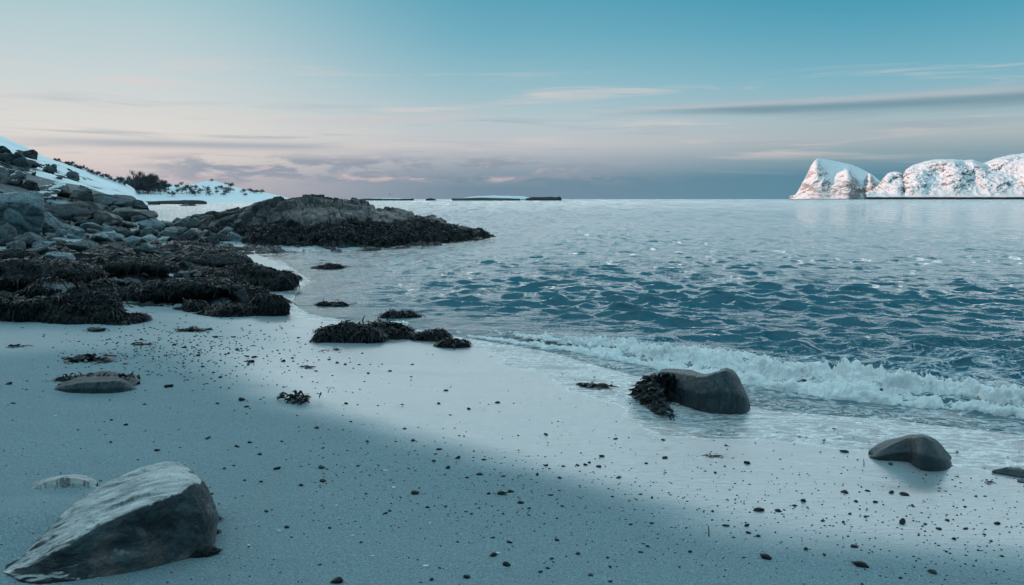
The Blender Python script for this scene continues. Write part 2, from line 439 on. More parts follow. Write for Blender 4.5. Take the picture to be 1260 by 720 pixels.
M_MID = rock_material('grey_rock', (0.036, 0.052, 0.060), (0.14, 0.175, 0.185), (0.012, 0.018, 0.022))
M_BROWN = rock_material('brown_rock', (0.12, 0.115, 0.11), (0.30, 0.275, 0.26), (0.07, 0.07, 0.07))
M_WHITE = rock_material('white_rock', (0.46, 0.46, 0.45), (0.60, 0.60, 0.58), (0.25, 0.25, 0.25))
M_SNOWROCK = rock_material('snowy_rock', (0.10, 0.105, 0.11), (0.19, 0.195, 0.20), (0.06, 0.06, 0.06), snow=0.34)
M_LEDGE = rock_material('ledge_rock', (0.09, 0.098, 0.10), (0.20, 0.20, 0.19), (0.05, 0.055, 0.055), snow=0.16, streak=(0.5, 1, 3.5))

def weed_material(name, k=1.0):
    m, t, b, pos, obj = material(name)
    a = t.noise(pos, 9, 4, 0.7); c = t.noise(pos, 60, 3, 0.6)
    col = t.mix(t.lin(a, 0.35, 0.7), (0.003 * k, 0.0045 * k, 0.005 * k), (0.007 * k, 0.011 * k, 0.013 * k))
    col = t.mix(t.m('MULTIPLY', t.step(t.noise(pos, 34, 4, 0.7), 0.62, 0.72), 0.8), col, (0.035 * k, 0.048 * k, 0.053 * k))
    setb(t, b, base=col, rough=t.lin(c, 0.3, 0.7, 0.14, 0.55), normal=t.bump(c, 0.9, 0.02), spec=0.38)
    return m
M_WEED = weed_material('seaweed')
M_FROND = weed_material('seaweed_frond', 1.25)

# ------------------------------------------------------------------ fronds
def fronds(P, N, D, L, W, rng, K=4, lift=0.25, droop=0.5, curl=0.35):
    """ribbon fronds rooted at P (normals N, running along D), as quads"""
    n = len(P)
    D = D / np.linalg.norm(D, axis=1, keepdims=True)
    S = np.cross(D, N); S /= (np.linalg.norm(S, axis=1, keepdims=True) + 1e-9)
    tw = rng.normal(0, 0.7, n)[:, None]
    S2 = S * np.cos(tw) + N * np.sin(tw)
    V = np.zeros((n, K + 1, 2, 3))
    cu = rng.normal(0, curl, n)[:, None]
    lf = (lift * rng.uniform(0.2, 1.6, n))[:, None]
    pos_ = P.copy()
    for k in range(K + 1):
        tt_ = k / K
        dirk = D + S * cu * tt_ * 1.6 + N * lf * (1 - 1.6 * tt_) * 2.0 + np.array([0, 0, -1.0]) * droop * tt_
        dirk = dirk + rng.normal(0, 0.12, (n, 3))
        dirk /= np.linalg.norm(dirk, axis=1, keepdims=True)
        if k: pos_ = pos_ + dirk * (L / K)[:, None]
        wk = W * (0.55 + 1.0 * math.sin(math.pi * min(0.93, 0.12 + 0.85 * tt_)))
        V[:, k, 0] = pos_ - S2 * (wk * 0.5)[:, None]
        V[:, k, 1] = pos_ + S2 * (wk * 0.5)[:, None]
    base = (np.arange(n) * (K + 1) * 2)[:, None]
    k = np.arange(K)[None, :] * 2
    F = np.stack([base + k, base + k + 1, base + k + 3, base + k + 2], -1).reshape(-1, 4)
    return V.reshape(-1, 3), F
def sample_surface(V, F, n, rng, weight=None):
    if F.shape[1] == 4: F = np.concatenate([F[:, [0, 1, 2]], F[:, [0, 2, 3]]])
    a, b_, c = V[F[:, 0]], V[F[:, 1]], V[F[:, 2]]
    nn = np.cross(b_ - a, c - a); ar = np.linalg.norm(nn, axis=1)
    wgt = ar.copy()
    if weight is not None: wgt = wgt * weight[F].mean(1)
    if wgt.sum() <= 0: wgt = ar
    i = rng.choice(len(F), n, p=wgt / wgt.sum())
    r1, r2 = np.sqrt(rng.rand(n)), rng.rand(n)
    p = a[i] * (1 - r1)[:, None] + b_[i] * (r1 * (1 - r2))[:, None] + c[i] * (r1 * r2)[:, None]
    N = nn[i] / (ar[i][:, None] + 1e-12)
    N[N[:, 2] < -0.2] *= -1
    return p, N
def weed_on(V, F, n, rng, L=(0.06, 0.18), W=(0.012, 0.03), weight=None, lift=0.25, droop=0.5, spread=0.7, flow=None):
    P, N = sample_surface(V, F, n, rng, weight)
    D = np.array([0, 0, -1.0])[None] - N * (-N[:, 2:3])       # downslope
    D = D + rng.normal(0, spread * 0.45, (n, 3))
    if flow is not None: D = D + np.array(flow)[None]
    D = D - N * (D * N).sum(1, keepdims=True)
    D[np.linalg.norm(D, axis=1) < 1e-4] = (1, 0, 0)
    return fronds(P + N * 0.003, N, D, rng.uniform(*L, n), rng.uniform(*W, n), rng, lift=lift, droop=droop)

# ------------------------------------------------------------------ rocks
def rock_mesh(seed, sx, sy, sz, planes=13, sub=4, rough=0.05, sharp=0.96, up=None, blocky=0.085):
    rng = np.random.RandomState(seed)
    V, F = ico(sub)
    V = np.sign(V) * np.abs(V) ** 0.62; V /= np.abs(V).max()
    a1, a2, a3 = rng.normal(0, 0.35, 3); a3 = rng.uniform(0, 6.28)
    V = V @ np.array(Matrix.Rotation(a1, 3, 'X') @ Matrix.Rotation(a2, 3, 'Y') @ Matrix.Rotation(a3, 3, 'Z'))
    for k in range(planes):
        n = rng.normal(size=3); n /= np.linalg.norm(n)
        if up and k < 3: n = np.array([rng.normal(0, .25), rng.normal(0, .25), 1.0]); n /= np.linalg.norm(n)
        d = rng.uniform(0.50, 0.95) if not (up and k < 3) else rng.uniform(0.5, 0.7)
        q = V @ n - d
        V = V - np.where(q > 0, q * sharp, 0)[:, None] * n
    V = V / np.abs(V).max(0) * np.array([sx, sy, sz]) * 0.5
    N = vnormals(V, F)
    s = (sx * sy * sz) ** (1 / 3)
    o = rng.uniform(0, 100, 3)
    if blocky:
        rot_ = np.array(Matrix.Rotation(rng.uniform(-.6, .6), 3, 'X') @ Matrix.Rotation(rng.uniform(-.5, .5), 3, 'Y'))
        Q = (V @ rot_) / s * np.array([1.1, 1.3, 2.3]) + o + 0.25 * np.stack([pnoise(V / s * 3 + o), pnoise(V / s * 3 + o + 9), pnoise(V / s * 3 + o + 21)], -1)
        f1, f2, cid = worley(Q)
        V = V + N * (blocky * s * ((cid - 0.5) * 1.0 - 0.55 * sstep(0.10, 0.0, f2 - f1)))[:, None]
    V = V + N * (rough * s * (0.8 * fbm(V / s * 2.2 + o, 4) + 0.5 * fbm(V / s * 5 + o, 4, mode=1)))[:, None]
    return V, F
def loft(stations, nu=110, nv=72, closed_sharp=1):
    """stations: list of rings (same number of 3-D key points); a smooth closed loft, ends pinched"""
    S = np.array(stations)                                # ns,k,3
    ns, k, _ = S.shape
    tu = np.linspace(0, ns - 1, nu)
    i = np.clip(np.floor(tu).astype(int), 0, ns - 2); f = (tu - i)[:, None, None]
    p0 = S[np.clip(i - 1, 0, ns - 1)]; p1 = S[i]; p2 = S[i + 1]; p3 = S[np.clip(i + 2, 0, ns - 1)]
    A = 0.5 * ((2 * p1) + (-p0 + p2) * f + (2 * p0 - 5 * p1 + 4 * p2 - p3) * f ** 2 + (-p0 + 3 * p1 - 3 * p2 + p3) * f ** 3)
    tv = np.linspace(0, k, nv, endpoint=False)
    j = np.floor(tv).astype(int); g = (tv - j)[None, :, None]
    B = A[:, j % k] * (1 - g) + A[:, (j + 1) % k] * g
    for _ in range(max(1, int(nv / k * 0.30 / closed_sharp))):
        B = 0.25 * np.roll(B, 1, 1) + 0.5 * B + 0.25 * np.roll(B, -1, 1)
    V = B.reshape(-1, 3)
    F = grid_faces(nu, nv, wrap=True)
    return V, F, (np.repeat(np.arange(nu), nv) / (nu - 1), np.tile(np.arange(nv) / nv, nu))
def recentre(V):
    c = np.array([V[:, 0].mean(), V[:, 1].mean(), V[:, 2].min()])
    return V - c, tuple(c)
def outward(V, F):
    a, b_, c = V[F[:, 0]], V[F[:, 1]], V[F[:, 2]]
    vol = (a * np.cross(b_, c)).sum()
    if F.shape[1] == 4:
        d = V[F[:, 3]]; vol += (a * np.cross(c, d)).sum()
    return F if vol > 0 else F[:, ::-1].copy()

# ------------------------------------------------------------------ snowy hill on the left, big hill beyond the frame
def ruled(rows, nu, nv, noise_amp=0.0, noise_sc=0.1, seed=0, oct=5, mode=0, keep=()):
    """rows: list of rails, each a list of points along u"""
    Rr = np.array(rows, float)                            # nrail, npt, 3
    k, n, _ = Rr.shape
    tu = np.linspace(0, n - 1, nu); i = np.clip(tu.astype(int), 0, n - 2); f = (tu - i)[None, :, None]
    A = Rr[:, i] * (1 - f) + Rr[:, i + 1] * f
    tv = np.linspace(0, k - 1, nv); j = np.clip(tv.astype(int), 0, k - 2); g = (tv - j)[:, None, None]
    B = A[j] * (1 - g) + A[j + 1] * g
    V = B.reshape(-1, 3)
    if noise_amp:
        am = noise_amp if np.isscalar(noise_amp) else np.repeat(np.interp(tv, np.arange(k), noise_amp), nu)
        P = V * noise_sc + seed
        V = V.copy(); V[:, 2] += am * fbm(P, oct, mode=mode)
    return V, grid_faces(nv, nu)
crest = [(-1500, -260, 150), (-800, -120, 120), (-400, 20, 100), (-160, 112, 84), (0, 167, 75), (22, 177, 73), (50, 190, 70), (85, 203, 67), (120, 217, 64), (150, 230, 60), (172, 244, 55), (182, 249, 54)]
foot = [(-1500, 330, 24), (-800, 300, 26), (-400, 282, 27), (-160, 272, 28), (0, 262, 30), (22, 261, 31), (50, 259, 33), (85, 257, 36), (120, 255, 40), (150, 253, 44), (172, 251.5, 48), (182, 251, 50)]
Cw = [at_depth(*c) for c in crest]; Fw = [at_depth(*c) for c in foot]
Mid = [np.array([0.45 * a[0] + 0.55 * b_[0], 0.45 * a[1] + 0.55 * b_[1], 0.52 * a[2] + 0.48 * b_[2] - 0.3]) for a, b_ in zip(Cw, Fw)]
F0 = [p * np.array([0.93, 0.93, 0]) + np.array([0, 0, p[2] * 0.5 - 0.6]) for p in Fw]
Bk = [np.array([p[0] * 1.16, p[1] * 1.14, p[2] * 0.7]) for p in Cw]
Bk2 = [np.array([p[0] * 1.5, p[1] * 1.4, -2.0]) for p in Cw]
HV, HF = ruled([F0, Fw, Mid, Cw, Bk, Bk2], 420, 180, [0.1, 0.5, 0.55, 0.22, 0.6, 0.5], 0.16, 5, 5)
m, t, b, pos, obj = material('snow')
sn = t.noise(pos, 0.5, 5, 0.6); sn2 = t.noise(t.scale(pos, (1, 1, 2)), 0.22, 6, 0.65, 0.5)
sfine = t.noise(pos, 3.5, 4, 0.6)
nz = t.n('ShaderNodeSeparateXYZ', {0: t.n('ShaderNodeNewGeometry').outputs['Normal']}).outputs[2]
rockm = t.step(t.m('ADD', t.m('MULTIPLY', t.attr('rockiness'), 0.42), sn2), 0.64, 0.70)
rc = t.mix(t.lin(sfine, 0.35, 0.65), (0.06, 0.065, 0.07), (0.17, 0.18, 0.18))
col = t.mix(rockm, t.mix(t.lin(sn, 0.3, 0.7), (0.74, 0.77, 0.79), (0.86, 0.87, 0.88)), rc)
setb(t, b, base=col, rough=0.8, normal=t.bump(t.m('ADD', t.m('MULTIPLY', sn, 0.5), t.m('MULTIPLY', sfine, 0.3)), 0.35, 0.15), spec=0.2)
M_SNOW = m
dcam = np.hypot(HV[:, 0], HV[:, 1])
tv_h = np.repeat(np.linspace(0, 5, 180), 420)
az_h = np.degrees(np.arctan2(HV[:, 0], HV[:, 1]))
rk = 0.85 * sstep(3.0, 1.2, tv_h) * sstep(-22.5, -28, az_h) + sstep(1.4, 0.7, tv_h) * 0.9
hill = link('snowy_hill', make_mesh('snowy_hill', HV, outward(HV, HF), M_SNOW, True, {'rockiness': np.clip(rk, 0, 1)}))
tag(hill, 'snow covered hillside with bare rocks sloping down to the boulders', 'hillside', kind='structure')
bv_hill = bvh_of(HV, HF)

ridge = [(-60, -700, 70), (-150, -420, 95), (-260, -260, 118), (-420, -80, 125), (-520, 120, 122), (-640, 340, 118), (-790, 560, 112), (-920, 860, 104), (-1040, 1120, 95), (-1180, 1400, 60), (-1300, 1600, 5)]
Rg = np.array(ridge, float)
tang = np.gradient(Rg[:, :2], axis=0); tang /= np.linalg.norm(tang, axis=1, keepdims=True)
nrm2 = np.stack([tang[:, 1], -tang[:, 0]], -1)            # towards the sea
def off(k, zk): return [np.array([p[0] + n_[0] * k * p[2] / 100, p[1] + n_[1] * k * p[2] / 100, p[2] * zk - (6 if zk == 0 else 0)]) for p, n_ in zip(Rg, nrm2)]
BV, BF = ruled([off(150, 0), off(105, .22), off(60, .6), off(0, 1), off(-120, .6), off(-300, 0)], 160, 60, [1, 6, 9, 5, 9, 1], 0.016, 3, 4)
bighill = link('hill', make_mesh('hill', BV, outward(BV, BF), M_SNOW, True, {'rockiness': np.full(len(BV), 0.25)}))
tag(bighill, 'big snow covered hill shading the beach from the low sun', 'hill', kind='structure')

# ------------------------------------------------------------------ rocky shore sheet under the boulders and weed
ra = R(1) * np.linspace(-44, 1.5, 640)
rad = [9.0]
while rad[-1] < 62: rad.append(rad[-1] + max(0.05, rad[-1] ** 2 / 1360 * 0.55))
rad = np.array(rad)
sx_, sy_ = polar(ra, rad)
sd_rock = poly_sd(ROCKZ, sx_, sy_)
gz0 = ground(sx_, sy_, False)
P3s = np.stack([sx_, sy_, 0 * sx_], -1)
warp = np.stack([fbm(P3s * 0.6 + 3, 2), fbm(P3s * 0.6 + 33, 2), 0 * sx_], -1) * 0.5
lump = 0.30 * fbm(P3s * np.array([0.55, 0.45, 1]) + warp, 3, mode=2) + 0.17 * fbm(P3s * 1.5 + 7 + warp, 3, mode=0) + 0.09 * fbm(P3s * 4.2 + warp, 3, mode=2) + 0.03 * fbm(P3s * 11, 2)
edge = sstep(-0.1, 0.9, sd_rock)
sz_ = gz0 - 0.20 + edge * (0.24 + lump)
m, t, b, pos, obj = material('weedy_shore')
a = t.noise(pos, 0.9, 5, 0.65, 0.4); fine = t.noise(pos, 26, 5, 0.75); fin2 = t.noise(pos, 70, 3, 0.7)
wc = t.mix(t.lin(fine, 0.35, 0.68), (0.006, 0.0075, 0.0075), (0.022, 0.027, 0.028))
wc = t.mix(t.m('MULTIPLY', t.step(fin2, 0.60, 0.70), 0.7), wc, (0.06, 0.07, 0.072))
rc = t.mix(t.lin(fine, 0.35, 0.65), (0.07, 0.075, 0.075), (0.20, 0.205, 0.20))
bare = t.step(t.m('ADD', a, t.m('MULTIPLY', t.attr('bare'), 0.26)), 0.66, 0.73)
col = t.mix(bare, wc, rc)
setb(t, b, base=col, rough=t.lin(fin2, 0.3, 0.7, 0.35, 0.75), spec=0.28, normal=t.bump(t.m('ADD', t.m('MULTIPLY', fine, 0.7), t.m('MULTIPLY', fin2, 0.4)), 0.8, 0.05))
M_SHORE = m
bare = sstep(3.0, 9.0, sd_rock) * sstep(-3, -9, sx_)
SV = np.stack([sx_, sy_, sz_], -1); SF = grid_faces(len(rad), len(ra))
keep = (sd_rock > -0.8)
SFk = SF[keep[SF].all(1)]
shore = link('rocky_shore', make_mesh('rocky_shore', SV, SFk, M_SHORE, True, {'bare': bare}))
tag(shore, 'dark uneven bedrock shore covered with seaweed below the boulders', 'rocky shore', kind='structure')
bv_shore = bvh_of(SV[:, :], SFk)
rng = np.random.RandomState(5)
okw = keep & (sd_rock > 0.15) & (sz_ > -0.02)
wgt = okw * np.clip(1 - 0.9 * bare, 0.05, 1) / (1 + (dcam_s := np.hypot(sx_, sy_)) * 0.06)
FV, FF = weed_on(SV, SFk, 60000, rng, (0.04, 0.15), (0.006, 0.02), wgt, lift=0.35, droop=0.4, spread=1.6)
cover = link('seaweed_cover', make_mesh('seaweed_cover', FV, FF, M_FROND, True))
tag(cover, 'dark wet bladderwrack matted over the rocky shore', 'seaweed', kind='stuff')
TREES = [bv_sand, bv_shore, bv_hill]

# ------------------------------------------------------------------ boulders of the left shore
# (base px x, base px y, width px, height px, material, depth factor, label, on hill?)
BOULD = [
 (22, 292, 74, 62, M_BLUE, 0.9, 'largest pale blue-grey slab at the left edge of the boulder field'),
 (60, 288, 30, 36, M_BLUE, 0.9, 'squarish pale boulder with a split face just right of the largest slab'),
 (5, 302, 24, 30, M_MID, 1.0, 'dark grey boulder half cut by the picture edge below the largest slab'),
 (38, 300, 34, 18, M_MID, 1.0, 'low grey boulder wedged under the largest slab'),
 (82, 272, 54, 30, M_DARK, 1.1, 'broad dark boulder below the striped snowy ledge'),
 (72, 262, 40, 22, M_BLUE, 1.0, 'pale flat boulder behind the largest slab with a dusting of snow'),
 (135, 253, 46, 16, M_MID, 1.2, 'long flat boulder at the foot of the smooth snow slope'),
 (168, 262, 32, 20, M_DARK, 1.0, 'dark block at the lower end of the snow slope'),
 (134, 278, 38, 22, M_BROWN, 1.0, 'streaky wedge shaped boulder in the middle of the boulder field'),
 (170, 270, 44, 20, M_BROWN, 1.0, 'brownish boulder in front of the dark block'),
 (108, 284, 30, 16, M_DARK, 1.0, 'dark low boulder left of the streaky wedge'),
 (201, 268, 30, 15, M_DARK, 1.0, 'rounded dark boulder in front of the inlet water'),
 (233, 267, 34, 20, M_MID, 1.0, 'pointed grey boulder standing against the inlet water'),
 (271, 268, 40, 14, M_MID, 1.0, 'low rounded boulder between the pointed one and the rock headland'),
 (152, 292, 26, 17, M_DARK, 1.0, 'dark angular boulder below the brownish one'),
 (190, 284, 32, 17, M_BLUE, 1.0, 'teal grey boulder right of the brownish one'),
 (184, 297, 17, 10, M_WHITE, 1.0, 'white speckled stone, first of a pale pair among the weed'),
 (203, 297, 18, 11, M_WHITE, 1.0, 'white speckled stone beside its pale twin among the weed'),
 (176, 298, 9, 6, M_BROWN, 1.0, 'tiny pinkish stone beside the pale pair'),
 (164, 287, 11, 7, M_WHITE, 1.0, 'small pale pink stone below the brownish boulder'),
 (103, 309, 32, 17, M_MID, 1.0, 'humped grey boulder above the teal flat stone'),
 (55, 304, 22, 10, M_BLUE, 1.0, 'pale small boulder below the squarish one'),
 (65, 324, 46, 17, M_BLUE, 1.0, 'flat teal stone lying in the weed at the left'),
 (122, 296, 24, 12, M_BLUE, 1.0, 'pale angular stone in a row below the streaky wedge'),
 (92, 290, 22, 13, M_BLUE, 1.0, 'pale block between the squarish boulder and the low dark one'),
 (220, 283, 26, 10, M_DARK, 1.0, 'dark flat stone right of the teal grey boulder'),
 (245, 277, 24, 9, M_DARK, 1.0, 'dark flat stone under the pointed grey boulder'),
 (228, 361, 26, 12, M_WHITE, 0.9, 'white stone showing through the weed at its lower edge'),
 (272, 374, 34, 12, M_BLUE, 0.9, 'pale teal stone lying behind the dark weed lump'),
 (220, 381, 20, 10, M_BLUE, 0.9, 'pale stone half buried in sand at the weed edge'),
 (103, 397, 20, 7, M_DARK, 0.9, 'flat dark stone on the sand, left of two below the weed'),
 (118, 408, 22, 8, M_DARK, 0.9, 'flat dark stone on the sand, lower of two below the weed'),
 (36, 393, 24, 25, M_WHITE, 0.8, 'pale pointed stone leaning out of the weed near the left edge'),
 (344, 352, 24, 10, M_BLUE, 0.9, 'pale wet stone at the water edge of the weed tongue'),
 (322, 352, 16, 8, M_MID, 0.9, 'small grey wet stone behind the weed tongue'),
]
def place_rock(name, u, v, wpx, hpx, mat, df, label, cat, seed, trees, group=None, sub=4, sink=0.22, rough=0.05, planes=13, up=False, kind=None, blocky=0.085):
    h = cast(u, v, trees)
    if h is None: return None
    p = h[0]; dist = math.hypot(p.x, p.y)
    cosd = (H_EYE - p.z) / max(dist, .1)
    w_ = wpx * dist / FPX; hh = hpx * dist / FPX
    dep = w_ * df
    hz = max(0.25 * hh, hh - 0.35 * dep * abs(cosd)) * (1 + sink)
    V, F = rock_mesh(seed, w_, dep, hz, planes=planes, sub=sub, rough=rough, up=up, blocky=blocky)
    V[:, 2] += hz * (0.5 - sink / (1 + sink))
    o = link(name, make_mesh(name, V, F, mat, True), loc=(p.x * (1 + dep * 0.32 / dist), p.y * (1 + dep * 0.32 / dist), p.z - 0.01))
    tag(o, label, cat, group, kind)
    return o, V, F
for i, (u, v, wp, hp, mt, df, lab) in enumerate(BOULD):
    place_rock('boulder' if wp > 24 else 'stone', u, v, wp, hp * 0.78, mt, df, lab, 'boulder' if wp > 24 else 'stone', 100 + i, TREES, planes=12 if hp > 25 else 14, rough=0.04, sub=5 if wp > 24 else 4)
# filler stones between them
rng = np.random.RandomState(21)
cnt = 0
variants = [rock_mesh(400 + k, 1, 0.9, 0.62, planes=14, sub=4, rough=0.04) for k in range(8)]
vmesh = {}
for k, (V, F) in enumerate(variants):
    for mn, mt in (('pale', M_BLUE), ('dark', M_DARK), ('grey', M_MID), ('brown', M_BROWN)):
        vmesh[(k, mn)] = make_mesh('stone', V, F, mt, True)
names = {'pale': 'one of the small pale stones packed between the larger boulders', 'dark': 'one of the small dark stones packed between the larger boulders', 'grey': 'one of the small grey stones packed between the larger boulders', 'brown': 'one of the small brownish stones packed between the larger boulders'}
while cnt < 190:
    u = rng.uniform(-60, 300); v = rng.uniform(250, 322)
    top = 250 + max(0, (u - 120) * 0.10)
    if v < top or rng.rand() > math.exp(-((v - 278) / 22) ** 2): continue
    h = cast(u, v, TREES)
    if h is None: continue
    p = h[0]; d = math.hypot(p.x, p.y)
    if float(poly_sd(ROCKZ, np.array([p.x]), np.array([p.y]))[0]) < 0.4 or p.z < 0.1 or d > 50: continue
    s = rng.uniform(8, 26) * d / FPX * (0.75 if v > 300 else 1.0)
    tone = rng.choice(['pale', 'dark', 'grey', 'brown'], p=[.30, .30, .30, .10])
    o = link('stone', vmesh[(rng.randint(8), tone)], loc=(p.x, p.y, p.z + 0.08 * s))
    o.scale = (s, s, s * rng.uniform(0.7, 1.15)); o.rotation_euler = (rng.normal(0, .25), rng.normal(0, .25), rng.uniform(0, 6.28))
    tag(o, names[tone], 'stone', tone + ' stones filling the boulder field'); cnt += 1
names2 = {'pale': 'one of the pale stones sticking out of the seaweed below the boulders', 'dark': 'one of the dark stones sticking out of the seaweed below the boulders', 'grey': 'one of the grey stones sticking out of the seaweed below the boulders'}
cnt = 0
while cnt < 95:
    u = rng.uniform(-40, 345); v = rng.uniform(298, 380)
    h = cast(u, v, TREES)
    if h is None: continue
    p = h[0]; d = math.hypot(p.x, p.y)
    if float(poly_sd(ROCKZ, np.array([p.x]), np.array([p.y]))[0]) < 0.5 or p.z < 0.08: continue
    s = rng.uniform(10, 30) * d / FPX
    tone = rng.choice(['pale', 'dark', 'grey'], p=[.18, .50, .32])
    o = link('stone', vmesh[(rng.randint(8), tone)], loc=(p.x, p.y, p.z + 0.05 * s))
    o.scale = (s, s, s * rng.uniform(0.6, 1.0)); o.rotation_euler = (rng.normal(0, .3), rng.normal(0, .3), rng.uniform(0, 6.28))
    tag(o, names2[tone], 'stone', tone + ' stones showing through the seaweed'); cnt += 1
cnt = 0
while cnt < 34:
    u = rng.uniform(-20, 120); v = rng.uniform(185, 250)
    h = cast(u, v, [bv_hill])
    if h is None or h[0].y > 74 or rng.rand() > 1.2 - u / 130: continue
    p = h[0]; d = math.hypot(p.x, p.y); s = rng.uniform(3, 11) * d / FPX
    o = link('rock', vmesh[(rng.randint(8), rng.choice(['dark', 'grey']))], loc=(p.x, p.y, p.z + 0.02 * s))
    o.scale = (s * rng.uniform(1, 1.8), s, s * rng.uniform(0.5, 0.9)); o.rotation_euler = (rng.normal(0, .2), rng.normal(0.35, .15), rng.normal(0, .5))
    tag(o, 'one of the small dark rocks dotting the snow slope', 'rock', 'small rocks dotting the snow slope'); cnt += 1
# rocks sticking out of the snow
HILLR = [
 (16, 203, 34, 24, M_MID, 'dark rock face high on the snow slope at the left edge'),
 (3, 196, 22, 26, M_DARK, 'dark rock at the top left corner of the snow slope'),
 (33, 194, 20, 11, M_DARK, 'slanting dark rock below the snow crest'),
 (37, 206, 20, 9, M_DARK, 'low dark rock under the slanting one on the snow'),
 (59, 213, 14, 11, M_MID, 'grey rock left of the lone rounded rock on the snow'),
 (58, 204, 9, 4, M_DARK, 'thin dark rock just below the snow crest'),
 (66, 211, 12, 12, M_MID, 'upright grey rock in the middle of the snow slope'),
 (91, 222, 15, 13, M_MID, 'lone rounded rock on the smooth snow'),
 (41, 216, 6, 6, M_DARK, 'tiny dark rock on the snow between larger ones'),
 (14, 228, 38, 26, M_SNOWROCK, 'rounded grey rock with snow on top at the left edge'),
 (36, 234, 22, 14, M_DARK, 'dark rock right of the rounded one with snow on top'),
 (10, 250, 44, 18, M_SNOWROCK, 'broad snow dusted rock above the largest slab'),
 (72, 242, 58, 22, M_LEDGE, 'striped rock ledge with snow in its cracks'),
 (100, 247, 30, 24, M_LEDGE, 'steep striped ledge at the lower right of the snow slope'),
 (50, 250, 44, 16, M_LEDGE, 'long striped ledge with snow between the slab and the other ledges'),
 (88, 256, 48, 14, M_DARK, 'dark ledge under the striped ledges'),
]
for i, (u, v, wp, hp, mt, lab) in enumerate(HILLR):
    place_rock('rock', u, v, wp * 0.92, hp * 0.72, mt, 0.9, lab, 'rock', 300 + i, [bv_hill, bv_shore], rough=0.06, sink=0.4, sub=5, blocky=0.14)

# ------------------------------------------------------------------ lumps of rock under weed
def weedy(name, u, v, wpx, hpx, df, label, seed, nfr, L=(0.035, 0.12), W=(0.005, 0.014), trees=None, mat=None, sub=4, lift=0.3, rough=0.1, flow=None, pale=0.0, group=None):
    r = place_rock(name, u, v, wpx, hpx * 0.85, mat or M_WEED, df, label, 'rock', seed, trees or TREES, rough=rough, planes=9, sub=sub, sink=0.25, group=group)
    if r is None: return
    o, V, F = r
    rg = np.random.RandomState(seed)
    wgt = (V[:, 2] > V[:, 2].min() + 0.2 * np.ptp(V[:, 2])).astype(float)
    if pale: wgt = wgt * (fbm(V * 3 + seed, 2) > (pale - 0.5)).astype(float)
    fv, ff = weed_on(V, F, int(nfr * 2.4), rg, L, W, wgt, lift=lift, droop=0.5, flow=flow, spread=1.3)
    gv, gf = weed_on(V, F, int(nfr * 0.25), rg, (L[0] * 2, L[1] * 2), W, wgt, lift=lift * 0.4, droop=0.5, spread=1.2)
    fv, ff = np.concatenate([fv, gv]), np.concatenate([ff, gf + len(fv)])
    link('seaweed', make_mesh('seaweed', fv, ff, M_FROND, True), parent=o)
    return o
M_PALEWEED = rock_material('weedy_rock', (0.25, 0.26, 0.26), (0.36, 0.37, 0.37), (0.15, 0.15, 0.15))
WEEDY = [
 (18, 396, 58, 38, 0.8, 'weed draped rock at the left edge of the sand', 2200, 0.12),
 (112, 396, 124, 54, 0.7, 'largest weed draped mound with trailing fronds at the sand edge', 5000, 0),
 (72, 374, 60, 34, 0.7, 'weed draped rock showing a pale face left of the largest mound', 1200, 0.5),
 (150, 398, 62, 14, 1.0, 'low spread of weed covered rock at the foot of the largest mound', 1500, 0),
 (232, 372, 140, 40, 0.7, 'long rounded weed mound behind the pale stones', 5200, 0),
 (300, 356, 124, 32, 0.7, 'weed covered tongue of rock reaching into the cove', 4000, 0),
 (50, 352, 120, 34, 0.8, 'broad weed mound along the left edge', 3000, 0),
 (150, 336, 140, 26, 0.8, 'weed mound in the middle of the dark shore', 3000, 0),
 (255, 326, 120, 24, 0.8, 'weed covered hump above the cove', 3000, 0),
 (330, 388, 48, 30, 0.8, 'round weed covered boulder at the edge of the wet sand', 2200, 0),
 (282, 389, 66, 16, 0.8, 'low dark weed lump left of the round weed boulder', 1600, 0),
 (240, 383, 34, 15, 0.8, 'small dark weedy stone at the sand edge left of the low lump', 700, 0),
 (305, 370, 44, 18, 0.8, 'weedy rock behind the round weed boulder', 1000, 0),
 (345, 346, 44, 12, 0.9, 'outermost low weed rock of the tongue in the cove', 900, 0),
 (20, 328, 70, 22, 0.9, 'dark weed hump under the boulders at the left edge', 1500, 0),
 (120, 322, 80, 16, 0.9, 'dark weed hump below the humped grey boulder', 1500, 0),
 (215, 312, 90, 16, 0.9, 'dark weed hump below the white stones', 1500, 0),
]
for i, (u, v, wp, hp, df, lab, nf, pale) in enumerate(WEEDY):
    weedy('weedy_rock', u, v, wp, hp, df, lab, 500 + i, nf, pale=pale, mat=M_PALEWEED if pale else M_WEED, sub=5 if wp > 100 else 4)

# weed clumps standing in the shallows
SHAL = [
 (402, 335, 44, 10, 0.6, 'lone low weed clump in the cove water below the headland', 900, (0.08, 0.16)),
 (406, 381, 40, 9, 0.5, 'small flat weed clump in the shallows behind the big clump', 700, (0.05, 0.12)),
 (492, 397, 52, 17, 0.5, 'arched weed clump washed by foam behind the big clump', 1300, (0.06, 0.13)),
 (425, 421, 86, 23, 0.5, 'largest bushy weed clump on the wet sand, left half', 2200, (0.06, 0.13)),
 (478, 416, 62, 21, 0.5, 'bushy weed clump joined to the right end of the largest clump', 1800, (0.06, 0.13)),
 (530, 419, 44, 15, 0.6, 'weed clump right of the foam gap beside the largest clump', 1000, (0.05, 0.12)),
 (553, 427, 42, 10, 0.6, 'low trailing weed clump nearest the breaking wave', 900, (0.05, 0.12)),
]
for i, (u, v, wp, hp, df, lab, nf, L) in enumerate(SHAL):
    weedy('seaweed_clump', u, v, wp, hp, df, lab, 600 + i, nf, L=L, W=(0.006, 0.013), lift=0.6, rough=0.16)
